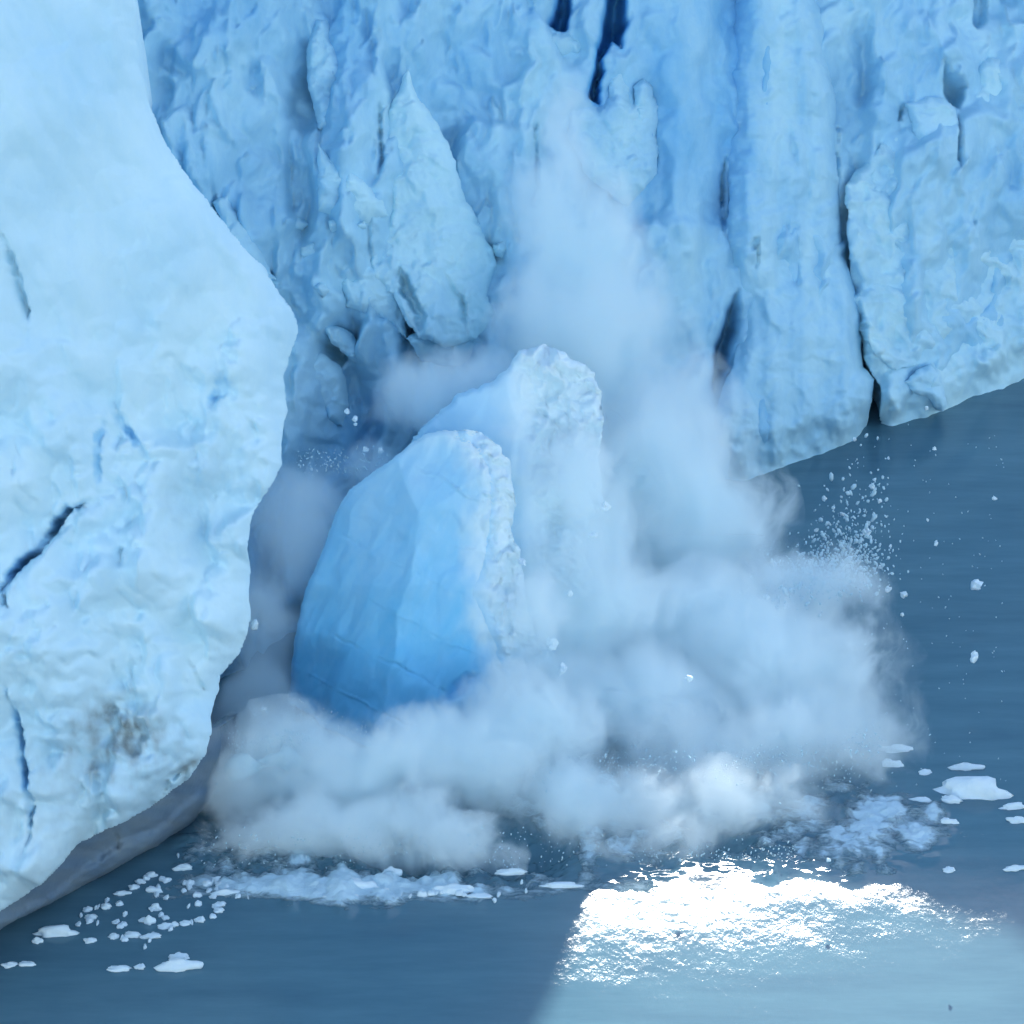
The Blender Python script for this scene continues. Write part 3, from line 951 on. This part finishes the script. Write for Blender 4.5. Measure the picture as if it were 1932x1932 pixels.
slab = relief('falling_ice_slab', [(524, 1470), (532, 1400), (540, 1330), (546, 1280), (556, 1190), (575, 1120), (602, 1050), (622, 1000), (642, 952), (660, 925), (692, 898), (735, 872), (768, 846), (800, 822), (840, 812),
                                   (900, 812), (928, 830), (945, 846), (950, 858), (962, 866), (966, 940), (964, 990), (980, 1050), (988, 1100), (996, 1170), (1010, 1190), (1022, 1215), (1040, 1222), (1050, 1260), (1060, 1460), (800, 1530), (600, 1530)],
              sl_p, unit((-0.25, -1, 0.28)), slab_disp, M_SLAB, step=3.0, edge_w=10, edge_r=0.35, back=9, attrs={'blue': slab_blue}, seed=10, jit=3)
tag(slab, 'big slab of smooth deep blue ice with a white right edge, toppling into the splash', 'ice block')


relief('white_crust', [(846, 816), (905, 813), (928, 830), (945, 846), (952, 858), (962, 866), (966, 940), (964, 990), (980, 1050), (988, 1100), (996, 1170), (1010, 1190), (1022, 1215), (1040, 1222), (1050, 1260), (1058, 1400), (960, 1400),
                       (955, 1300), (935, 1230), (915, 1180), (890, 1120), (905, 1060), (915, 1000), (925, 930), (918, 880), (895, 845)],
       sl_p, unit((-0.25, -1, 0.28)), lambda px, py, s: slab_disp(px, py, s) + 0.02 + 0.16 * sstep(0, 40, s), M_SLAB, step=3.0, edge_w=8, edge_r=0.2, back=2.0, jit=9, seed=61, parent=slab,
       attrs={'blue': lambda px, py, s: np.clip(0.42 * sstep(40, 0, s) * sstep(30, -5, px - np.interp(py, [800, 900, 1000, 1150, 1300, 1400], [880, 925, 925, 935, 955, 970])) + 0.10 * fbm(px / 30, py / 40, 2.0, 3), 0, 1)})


def slab2_disp(px, py, s):
    r = sstep(-20, 60, px - np.interp(py, [650, 800, 950], [965, 985, 1010]))
    return 0.8 + 0.4 * fbm(px / 160, py / 160, 1.0, 2) + 0.4 * cells(px / 90, py / 120, 43, 18)[0] - 0.012 * np.maximum(px - 985, 0) + r * rough_disp(1.5, 0.9, 0.4, 0.7, s1=60, seed=14)(px, py, s)


slab2 = relief('falling_ice_block', [(760, 860), (790, 815), (820, 785), (858, 752), (905, 730), (940, 712), (955, 700), (970, 668), (985, 656), (1010, 650), (1026, 648), (1052, 656),
                                     (1072, 668), (1092, 676), (1118, 702), (1138, 740), (1140, 800), (1132, 880), (1138, 950), (1100, 1000), (1120, 1120), (1000, 1200), (850, 1150), (760, 950)],
               at_y(940, 1000, 205.5), unit((-0.2, -1, 0.35)), slab2_disp, M_SLAB, step=3.0, edge_w=12, edge_r=0.5, back=6,
               attrs={'blue': lambda px, py, s: np.clip(0.48 - 0.48 * sstep(-60, 40, px - np.interp(py, [650, 720, 800, 950], [960, 968, 960, 985]) + 20 * fbm(px / 40, py / 40, 3.0, 2)), 0, 1)}, seed=12, jit=9)
tag(slab2, 'crumbling pale ice block standing behind the blue slab, half lost in spray', 'ice block')

# ------------------------------------------------------------------ the lake
SURGE = np.array([(330, 1600), (400, 1500), (480, 1440), (600, 1420), (760, 1440), (900, 1440), (1000, 1430), (1100, 1440), (1250, 1460), (1450, 1470), (1620, 1470), (1700, 1490), (1760, 1530), (1800, 1575), (1740, 1605),
                  (1640, 1640), (1450, 1630), (1300, 1622), (1180, 1640), (1110, 1652), (1000, 1676), (900, 1688), (800, 1702), (660, 1710), (520, 1706), (440, 1680), (360, 1640)], float)


def build_lake():
    xs = np.concatenate([-np.geomspace(4000, 48, 26), np.arange(-46, 56, 0.15), np.geomspace(58, 4000, 26)])
    ys = np.concatenate([-np.geomspace(3000, 10, 12), np.linspace(10, 150, 30, endpoint=False), np.arange(150, 172, 0.3), np.arange(172, 202, 0.11), np.arange(202, 252, 0.35), np.geomspace(254, 5000, 24)])
    X, Y = np.meshgrid(xs, ys)
    P = np.stack([X, Y, np.zeros_like(X)], -1)
    near = (Y > 100) & (Y < 300)
    px = np.full(X.shape, -5000.0)
    py = np.full(X.shape, -5000.0)
    a, b = project(P[near])
    px[near], py[near] = a, b
    s = sdf_box(px, py, jitter(SURGE, 26, 9, 3), 60)
    core = sstep(-25, 40, s)
    far = np.exp(-(np.clip((-s) / 130.0, 0, 9)) ** 2)
    z = 0.010 * fbm(X / 5, Y / 9, 1.0, 3) * sstep(0, 1, (np.abs(X) < 60).astype(float))
    heap = 0.5 + 0.55 * billow(X / 2.6, Y / 3.2, 2.0, 6, 0.58) + 1.0 * fbm(X / 7, Y / 9, 8.0, 2) + 0.10 * billow(X / 0.7, Y / 0.9, 4.0, 3)
    heap = heap * (1 - 0.35 * sstep(1400, 1520, px))
    z = z + core * (0.75 * heap + 0.3)
    # dark troughs in front of the surge
    for c, r, dp in (((960, 1600), (120, 40), 1.4), ((770, 1625), (70, 28), 1.0), ((640, 1570), (80, 40), 0.9), ((1030, 1440), (60, 28), 1.0)):
        z = z - dp * np.exp(-((px - c[0]) / r[0]) ** 2 - ((py - c[1]) / r[1]) ** 2)
    fo = core * np.clip(0.74 + 0.4 * (heap - 0.5) + 0.35 * fbm(X / 2.2, Y / 3.4, 6.0, 4), 0.2, 1)
    for c, r, dp in (((960, 1595), (100, 42), 0.9), ((770, 1625), (70, 22), 0.6), ((640, 1565), (80, 30), 0.45), ((1030, 1440), (80, 30), 0.8)):
        fo = fo - dp * np.exp(-((px - c[0]) / r[0]) ** 2 - ((py - c[1]) / r[1]) ** 2)
    fo = fo + 0.10 * sstep(1430, 1520, px) * core
    fo = fo + 0.30 * np.exp(-((px - 1800) / 150.0) ** 2 - ((py - 1560) / 70.0) ** 2) + 0.22 * np.exp(-((px - 1640) / 160.0) ** 2 - ((py - 1650) / 26.0) ** 2)
    # thin drifting foam in front of the surge and by the glint
    fo = fo + 0.45 * np.exp(-((py - np.interp(px, [350, 600, 900, 1110], [1670, 1690, 1688, 1672])) / 26.0) ** 2) * sstep(280, 420, px) * sstep(1400, 1200, px)
    fo = fo + 0.30 * np.exp(-((px - 310) / 110.0) ** 2 - ((py - 1690) / 60.0) ** 2) * sstep(0, 30, py - np.interp(px, [0, 130, 335, 420], [1790, 1722, 1600, 1560]))
    fo = np.clip(fo, 0, 1)
    P[..., 2] = z
    H, W = X.shape
    I = np.arange(H * W).reshape(H, W)
    F = np.stack([I[:-1, :-1], I[:-1, 1:], I[1:, 1:], I[1:, :-1]], -1).reshape(-1, 4)
    me = to_mesh('water', P.reshape(-1, 3), F, {'foam': fo.ravel()})
    o = link('water', me, M_WATER)
    tag(o, 'grey blue glacial lake, churned to foam under the falling ice', 'water', kind='structure')
    return o


lake = build_lake()

# ------------------------------------------------------------------ spray plumes
def B(px, py, Y, rx, rz, ry):
    """A billow: centre on the survey sheet, distance, half width and half height in sheet units, half depth in metres."""
    k = m_per_px(Y)
    return (at_y(px, py, Y), (rx * k, ry, rz * k))


def Z(px, py, z, rx, rz, ry):
    """The same, placed by its height over the water."""
    a = math.atan((py - HALF) / HALF * T) + DEP
    return B(px, py, (CAM_H - z) / math.tan(a), rx, rz, ry)


def blob_mesh(name, blobs, grow, voxel):
    me = bpy.data.meshes.new(name)
    bm = bmesh.new()
    for c, r in blobs:
        res = bmesh.ops.create_icosphere(bm, subdivisions=3, radius=1.0)
        for v in res['verts']:
            p = np.array(v.co)
            w = 1.0 + 0.10 * float(perlin(*(p * 2.3 + np.array(c))))
            v.co = Vector(np.array(c) + p * np.array(r) * w * grow)
    bm.to_mesh(me)
    bm.free()
    tmp = bpy.data.objects.new('tmp', me)
    COL.objects.link(tmp)
    md = tmp.modifiers.new('r', 'REMESH')
    md.mode = 'VOXEL'
    md.voxel_size = voxel
    dg = bpy.context.evaluated_depsgraph_get()
    me2 = bpy.data.meshes.new_from_object(tmp.evaluated_get(dg))
    bpy.data.objects.remove(tmp)
    bpy.data.meshes.remove(me)
    co = np.empty(len(me2.vertices) * 3)
    me2.vertices.foreach_get('co', co)
    me2.name = name
    me2.materials.clear()
    return me2, co.reshape(-1, 3)


def keep_largest(me):
    bm = bmesh.new()
    bm.from_mesh(me)
    seen, best = set(), []
    for v in bm.verts:
        if v in seen:
            continue
        st, isl = [v], []
        seen.add(v)
        while st:
            a = st.pop()
            isl.append(a)
            for e in a.link_edges:
                b = e.other_vert(a)
                if b not in seen:
                    seen.add(b)
                    st.append(b)
        if len(isl) > len(best):
            best = isl
    kp = set(best)
    bmesh.ops.delete(bm, geom=[v for v in bm.verts if v not in kp], context='VERTS')
    bm.to_mesh(me)
    bm.free()


def plume(name, label, blobs, core=0.0, **kw):
    me2, co = blob_mesh(name, blobs, 1.12, 0.7)
    org = np.array([co[:, 0].mean(), co[:, 1].mean(), max(0.0, co[:, 2].min())])
    bb = float(np.linalg.norm(co.max(0) - co.min(0)))
    me2.vertices.foreach_set('co', (co - org).ravel())
    me2.update()
    mat = spray_mat(name + '_volume', blobs, org, bbox=bb, **kw)
    o = link(name, me2, mat, loc=org)
    tag(o, label, 'spray')
    if core:
        m3, co = blob_mesh('dense_core', blobs, core, 0.3)
        nv = len(co)
        nr = np.empty(nv * 3)
        m3.vertices.foreach_get('normal', nr)
        nr = nr.reshape(-1, 3)
        q = co + 1.5 * np.stack([perlin(co[:, 0] / 3, co[:, 1] / 3, co[:, 2] / 4 + k) for k in (0.3, 7.7, 15.1)], 1)
        h = 1.2 * fbm(q[:, 0] / 5, q[:, 1] / 5, q[:, 2] / 7, 2) + 0.35 * billow(q[:, 0] / 2.6, q[:, 1] / 2.6, q[:, 2] / 3.4, 4, 0.5)
        m3.vertices.foreach_set('co', (co + nr * h[:, None] - org).ravel())
        m3.polygons.foreach_set('use_smooth', np.ones(len(m3.polygons), bool))
        m3.update()
        keep_largest(m3)
        link('dense_core', m3, M_DROP, parent=o)
    return o


plume('spray_plume', 'tall white column of spray shooting up the glacier wall', [
    B(1058, 290, 228, 60, 170, 2.2), B(1040, 480, 227, 110, 210, 3.2), B(1105, 500, 227, 110, 210, 3.2), B(1160, 700, 227, 160, 240, 3.5), B(1050, 660, 222, 160, 210, 3.5),
    B(1235, 840, 223, 180, 210, 4.5), B(1190, 930, 216, 260, 240, 5.0), B(1310, 1010, 213, 190, 240, 4.5), B(1110, 1030, 207, 140, 250, 3.0), B(1085, 930, 203, 70, 200, 2.0)],
      core=0.28, dens=1.0, amp=0.95, lo=0.0, hi=0.95, stretch=0.45)
plume('spray_cloud', 'wide bank of spray bursting to the right at the foot of the falling ice', [
    Z(1110, 1180, 5.5, 200, 190, 4.0), Z(1320, 1190, 3.6, 280, 180, 4.5), Z(1480, 1275, 2.8, 260, 180, 4.5), Z(1220, 1340, 2.2, 340, 165, 4.5), Z(1400, 1430, 0.7, 330, 150, 4.5),
    Z(1140, 1540, 0.6, 220, 125, 3.3), Z(1350, 1545, 0.2, 270, 120, 3.3), Z(1230, 1590, 0.1, 170, 75, 2.5), Z(1590, 1380, 1.4, 170, 120, 3.3), Z(1530, 1130, 4.0, 160, 110, 3.3)],
      core=0.34, dens=1.0, amp=0.95, lo=0.0, hi=0.9)
plume('spray_burst', 'low burst of spray splashing up at the bottom left of the blue slab', [
    Z(450, 1460, 2.6, 140, 125, 2.5), Z(545, 1432, 3.2, 190, 120, 2.8), Z(700, 1452, 3.2, 230, 120, 3.2), Z(895, 1430, 3.2, 230, 130, 3.2), Z(560, 1560, 1.4, 230, 100, 2.8), Z(760, 1570, 1.2, 170, 90, 2.3),
    Z(890, 1610, 1.0, 110, 80, 2.0), Z(1000, 1370, 4.0, 190, 130, 2.8), Z(1080, 1500, 1.4, 130, 110, 2.5), B(1035, 1130, 195, 75, 170, 1.8)], core=0.32, dens=1.1, amp=1.0, lo=0.02, hi=0.8, scale=0.34)
plume('spray_mist', 'thin blue mist hanging between the ice buttress and the falling slab', [
    B(560, 1000, 206, 120, 180, 3.0), B(500, 1200, 202, 110, 210, 3.0), B(480, 1390, 197, 110, 170, 3.0)], dens=0.30, amp=0.4, lo=0.0, hi=0.6)
plume('spray_puff', 'small puff of ice dust behind the top of the falling blocks', [
    B(800, 750, 212, 125, 85, 2.3), B(870, 720, 212, 125, 70, 2.3), B(700, 890, 209, 80, 70, 2.0)], dens=0.6, amp=0.8, lo=0.0, hi=0.7, scale=0.4, warp=3.0)

# ------------------------------------------------------------------ floes, brash ice, flying pieces
def lump(seed, sub=3, rough=0.35, flat=1.0):
    bm = bmesh.new()
    bmesh.ops.create_icosphere(bm, subdivisions=sub, radius=1.0)
    P = np.array([v.co[:] for v in bm.verts])
    d = 1 + rough * fbm(P[:, 0] * 1.3 + seed * 7, P[:, 1] * 1.3, P[:, 2] * 1.3, 3) + 0.5 * rough * cells(P[:, 0] * 2 + P[:, 2] + seed, P[:, 1] * 2 - P[:, 2], seed)[0]
    for v, p, k in zip(bm.verts, P, d):
        v.co = Vector((p * k))
    return bm


rng = random.Random(3)
FLOE_ME = []
for i in range(7):
    bm = lump(i, 3, 0.45)
    for v in bm.verts:
        v.co.z = v.co.z * (1.0 if v.co.z > 0 else 0.3)
    me = bpy.data.meshes.new('ice_floe')
    bm.to_mesh(me)
    bm.free()
    me.polygons.foreach_set('use_smooth', np.ones(len(me.polygons), bool))
    me.materials.append(M_FLOE)
    FLOE_ME.append(me)


def floe(px, py, w, h, label, group, i):
    p = on_water(px, py)
    k = m_per_px(p[1])
    o = bpy.data.objects.new('ice_floe', FLOE_ME[i % len(FLOE_ME)])
    COL.objects.link(o)
    rx = w * k / 2
    o.location = (p[0], p[1], 0.02)
    # h counts the height on the sheet: part depth, part height
    o.scale = (rx, max(0.25, h * k * 0.75), max(0.12, h * k * 0.8))
    o.rotation_euler = (0, 0, rng.uniform(-0.25, 0.25))
    tag(o, label, 'ice floe', group)
    return o


FLOES = [
    (1832, 1497, 130, 36, 'largest ice floe, long and rounded, at the right of the foam patch'),
    (1625, 1886, 0, 0, None),
]
G1 = 'ice floes drifting right of the splash'
right_floes = [(1832, 1497, 125, 36, 'largest rounded white floe, beside the foam patch on the right'), (1692, 1416, 60, 14, 'thin white floe just right of the spray bank, farthest of the drifting floes'),
               (1682, 1444, 42, 14, 'small oval floe below the thin floe beside the spray bank'), (1825, 1450, 62, 13, 'flat pointed floe behind the largest rounded floe'),
               (1745, 1458, 28, 8, 'tiny floe between the oval floe and the flat pointed floe'), (1795, 1512, 40, 14, 'small pale floe touching the left end of the largest floe'),
               (1738, 1512, 40, 10, 'little white floe lying on the far edge of the foam patch'), (1912, 1524, 46, 10, 'narrow floe cut by the right edge of the view, level with the foam patch'),
               (1920, 1550, 40, 12, 'second narrow floe at the right edge, nearer than the first'), (1790, 1552, 36, 10, 'small floe at the right tip of the foam patch'),
               (1916, 1640, 44, 10, 'lone flat floe at the right edge above the sun glint'), (1790, 1642, 26, 8, 'tiny floe on grey water above the sun glint')]
for i, (a, b, w, h, lb) in enumerate(right_floes):
    floe(a, b, w, h, lb, G1, i)
G2 = 'brash ice floating below the ice buttress'
left_floes = [(340, 1826, 84, 22, 'largest brash floe, flat and pale, on the dark water at bottom left'), (337, 1808, 44, 14, 'ridged piece lying just behind the largest brash floe'),
              (225, 1830, 46, 10, 'thin flat strip left of the largest brash floe'), (264, 1826, 20, 8, 'small knob between the thin strip and the largest brash floe'),
              (104, 1762, 74, 18, 'long white floe with a raised right end under the buttress foot'), (18, 1822, 30, 8, 'small floe at the far left edge on black water'),
              (50, 1820, 34, 5, 'sliver of ice right of the floe at the left edge'), (283, 1740, 22, 16, 'pointed white piece in the middle of the brash ice'),
              (312, 1748, 34, 8, 'flat piece right of the pointed white piece'), (250, 1766, 32, 10, 'pale low piece left of and nearer than the pointed piece'),
              (285, 1768, 40, 8, 'thin low piece nearest below the pointed piece'), (214, 1768, 18, 7, 'tiny piece left of the pale low piece'), (170, 1776, 24, 8, 'dim small piece by the raised-end floe'),
              (290, 1681, 34, 9, 'white bar of ice behind the pointed piece'), (232, 1686, 32, 6, 'thin bar of ice left of the white bar'), (350, 1742, 26, 6, 'small flat piece at the right end of the brash ice'),
              (172, 1732, 24, 8, 'bluish small piece near the buttress foot'), (345, 1640, 36, 12, 'rounded bluish piece near the corner of the buttress'), (285, 1652, 22, 7, 'tiny piece left of the rounded bluish piece'),
              (314, 1662, 20, 6, 'small bright speck of ice below the rounded bluish piece'), (372, 1690, 18, 7, 'little white lump in the gap before the surge'), (427, 1686, 50, 10, 'bright low lump at the left end of the foam line'),
              (478, 1664, 20, 8, 'small knob on the foam line near its left end'), (500, 1669, 26, 8, 'white lump beside the small knob on the foam line'), (556, 1668, 60, 10, 'long bright ridge of ice on the foam line'),
              (600, 1690, 60, 7, 'thin bright line of ice in front of the long ridge'), (640, 1688, 30, 8, 'short lump ending the thin bright line'), (680, 1676, 70, 22, 'broad mound of slush in the middle of the foam line'),
              (740, 1650, 36, 18, 'rounded lump of slush right of the small ridge'), (856, 1680, 90, 16, 'long sloping lump of slush near the dark trough'), (965, 1648, 60, 12, 'low pointed lump floating inside the dark trough'),
              (905, 1692, 50, 6, 'thin strip of slush right of the long sloping lump'), (1060, 1672, 70, 8, 'last white strip of the foam line next to the glint')]
for i, (a, b, w, h, lb) in enumerate(left_floes):
    floe(a, b, w, h, lb, G2, i + 3)

G3 = 'specks of brash ice along the foot of the buttress and the foam line'
for i in range(90):
    u = rng.random()
    if i < 55:
        a, b = rng.gauss(300, 85), rng.gauss(1700, 42)
    else:
        a = rng.uniform(330, 1080)
        b = float(np.interp(a, [330, 600, 900, 1080], [1680, 1694, 1692, 1672])) + rng.gauss(-6, 9)
    e = float(np.interp(a, [0, 130, 335, 420], [1790, 1722, 1600, 1560])) + 12
    if b < e:
        b = e + rng.uniform(0, 30)
    w_ = rng.choice((5, 6, 8, 10, 14, 20))
    floe(a, b, w_, w_ * rng.uniform(.2, .5) + 1.5, 'tiny speck of brash ice on the water between the buttress foot and the glint', G3, rng.randrange(7))

# flying pieces of ice
CH_ME = []
for i in range(5):
    bm = lump(20 + i, 2, 0.6)
    me = bpy.data.meshes.new('ice_fragment')
    bm.to_mesh(me)
    bm.free()
    me.materials.append(M_FLOE)
    CH_ME.append(me)
frags = [(1748, 770, 9, 190), (1612, 829, 8, 200), (1763, 846, 7, 195), (1676, 864, 6, 200), (1646, 917, 12, 199), (1660, 945, 9, 199), (1635, 1004, 15, 198), (1750, 981, 6, 196), (1766, 1025, 8, 195),
         (1876, 940, 8, 194), (1842, 1103, 20, 192), (1705, 1122, 14, 195), (1676, 1112, 11, 196), (1838, 1240, 18, 190), (1555, 940, 9, 200), (1600, 930, 8, 200), (1572, 958, 7, 200), (1590, 970, 7, 200),
         (1540, 1000, 8, 200), (1650, 905, 7, 200), (655, 776, 9, 208), (670, 790, 9, 208), (690, 848, 9, 207), (718, 850, 9, 207), (671, 800, 6, 208), (480, 1180, 14, 196), (498, 1338, 9, 192), (447, 1218, 6, 194),
         (1790, 1738, 7, 176), (1563, 1623, 8, 182), (1702, 1160, 7, 195), (1660, 1070, 7, 197), (1620, 1060, 7, 198), (1680, 1030, 6, 196)]
for i, (a, b, r, Y) in enumerate(frags):
    o = bpy.data.objects.new('ice_fragment', CH_ME[i % 5])
    COL.objects.link(o)
    k = m_per_px(Y)
    if a > 1400:
        Y = on_water(a, b)[1] - rng.uniform(3, 7)
    o.location = at_y(a, b, Y)
    o.scale = (r * k * 0.55 * rng.uniform(.8, 1.2), r * k * 0.55, r * k * 0.55 * rng.uniform(.9, 1.5))
    o.rotation_euler = (rng.uniform(0, 3), rng.uniform(-.5, .5), rng.uniform(0, 6))
    where = 'over the dark lake on the right' if a > 1400 else 'between the buttress and the falling slab'
    tag(o, 'small white fragment of ice flying ' + where, 'ice fragment', 'flying ice fragments ' + where)

for i, (a, b, r, Y) in enumerate([(1010, 1150, 18, 197), (1042, 1215, 20, 196), (1142, 955, 16, 201), (985, 1060, 13, 197), (1300, 1280, 12, 188), (1062, 1262, 14, 194), (1120, 1010, 12, 200), (1075, 1120, 10, 197)]):
    o = bpy.data.objects.new('ice_chunk', CH_ME[(i + 2) % 5])
    COL.objects.link(o)
    k = m_per_px(Y)
    o.location = at_y(a, b, Y)
    o.scale = (r * k * .6, r * k * .5, r * k * rng.uniform(.5, .8))
    o.rotation_euler = (rng.uniform(0, 3), rng.uniform(-.5, .5), rng.uniform(0, 6))
    tag(o, 'ragged ice chunk tumbling in the spray just right of the blue slab', 'ice chunk', 'ice chunks tumbling beside the blue slab')


# drops of water: far too many to count
def droplets():
    V, F = [], []
    rs = np.random.RandomState(5)
    ico = bmesh.new()
    bmesh.ops.create_icosphere(ico, subdivisions=1, radius=1.0)
    iv = np.array([v.co[:] for v in ico.verts])
    ifc = [[v.index for v in f.verts] for f in ico.faces]
    ico.free()
    pts = []
    for _ in range(1700):      # fan of drops right of the plume
        u = rs.rand() ** 0.9
        x = 1430 + 225 * u + rs.normal(0, 26)
        y = 1130 - 40 * u - 130 * u * abs(rs.normal(0, 0.75)) - 20 * rs.normal(0, 1)
        pts.append((x, y, on_water(x, y)[1] - rs.uniform(6, 12), rs.gamma(2.0, 0.62) + 0.4 * (1 if rs.rand() < .9 else 2)))
    for _ in range(1200):
        x = rs.uniform(400, 660)
        y = np.interp(x, [400, 450, 540, 600, 660], [1460, 1410, 1375, 1395, 1420]) + abs(rs.normal(0, 30))
        pts.append((x, y, rs.uniform(187, 190), rs.uniform(0.8, 2.6)))
    for _ in range(260):
        x = rs.uniform(1180, 1500)
        pts.append((x, 1612 - abs(rs.normal(0, 14)) + (x - 1180) * -0.03 + 16, rs.uniform(180, 183), rs.uniform(0.7, 1.8)))
    for _ in range(160):
        pts.append((rs.uniform(560, 740), rs.uniform(860, 900) - 20 * rs.rand(), 207, rs.uniform(.7, 1.6)))
    for _ in range(150):
        x, y = rs.uniform(1600, 1900), rs.uniform(800, 1500)
        pts.append((x, y, on_water(x, y)[1] - rs.uniform(1, 6), rs.uniform(.6, 1.3)))
    # loose drops along the ragged rim of the burst
    rim = jitter([(400, 1440), (470, 1390), (560, 1372), (650, 1400), (760, 1420), (880, 1400), (980, 1440), (1120, 1440), (1300, 1440), (1480, 1440), (1600, 1420), (1660, 1390)], 14, 6, 9, False)
    for _ in range(2600):
        q = rim[rs.randint(len(rim))]
        x, y = q[0] + rs.normal(0, 14), q[1] + rs.normal(0, 26)
        pts.append((x, y, on_water(x, y)[1] - rs.uniform(2, 7), rs.uniform(0.45, 1.2) * (1.0 if rs.rand() < .93 else 2.2)))
    for _ in range(500):
        x = rs.uniform(380, 1150)
        pts.append((x, rs.uniform(1560, 1690), on_water(x, 1640.0)[1] + 0, rs.uniform(0.6, 1.6)))
    b = 0
    for x, y, Y, r in pts:
        c = at_y(x, y, Y)
        if c[2] < 0.05:
            continue
        k = m_per_px(Y) * r
        e = rs.uniform(0.7, 2.4)
        t = rs.uniform(-0.9, 0.9)
        q = iv * np.array([k, k, k * e])
        q = q @ np.array([[math.cos(t), 0, math.sin(t)], [0, 1, 0], [-math.sin(t), 0, math.cos(t)]])
        V.append(q + c)
        F += [[i + b for i in f] for f in ifc]
        b += len(iv)
    me = to_mesh('spray_droplets', np.concatenate(V), F)
    o = link('spray_droplets', me, M_DROP)
    tag(o, 'white drops of water thrown up round the splash', 'droplets', kind='stuff')


droplets()

# ------------------------------------------------------------------ camera, sky, sun
cam = bpy.data.cameras.new('camera')
cam.angle = FOV
cam.clip_start = 1.0
cam.clip_end = 20000
co = bpy.data.objects.new('camera', cam)
COL.objects.link(co)
co.location = CAM
co.rotation_euler = (math.pi / 2 - DEP, 0, 0)
sc.camera = co

w = bpy.data.worlds.new('World')
sc.world = w
w.use_nodes = True
nt = w.node_tree
nt.nodes.clear()
wo = nt.nodes.new('ShaderNodeOutputWorld')
bg = nt.nodes.new('ShaderNodeBackground')
sky = nt.nodes.new('ShaderNodeTexSky')
sky.sky_type = 'NISHITA'
sky.sun_disc = False
sky.sun_elevation = SUN_EL
sky.sun_rotation = SUN_AZ
sky.dust_density = 0.15
sky.ozone_density = 0.2
sky.air_density = 1.0
bg.inputs['Strength'].default_value = 0.15
nt.links.new(sky.outputs[0], bg.inputs[0])
nt.links.new(bg.outputs[0], wo.inputs[0])

sl = bpy.data.lights.new('sun', 'SUN')
sl.energy = 4.0
sl.angle = math.radians(0.9)
sl.color = (1.0, 0.97, 0.89)
so = bpy.data.objects.new('sun', sl)
COL.objects.link(so)
so.rotation_euler = Vector(-SUN).to_track_quat('-Z', 'Y').to_euler()
so.location = (0, 200, 150)

sc.view_settings.view_transform = 'Standard'
sc.view_settings.look = 'None'
sc.view_settings.exposure = 1.15
sc.view_settings.gamma = 1.0
sc.render.engine = 'CYCLES'
cy = sc.cycles
cy.max_bounces = 24
cy.diffuse_bounces = 4
cy.glossy_bounces = 3
cy.transmission_bounces = 2
cy.volume_bounces = 22
cy.transparent_max_bounces = 16
cy.use_denoising = True
cy.denoiser = 'OPENIMAGEDENOISE'
cy.sample_clamp_indirect = 6.0
cy.volume_max_steps = 256
cy.use_adaptive_sampling = True
cy.adaptive_threshold = 0.05
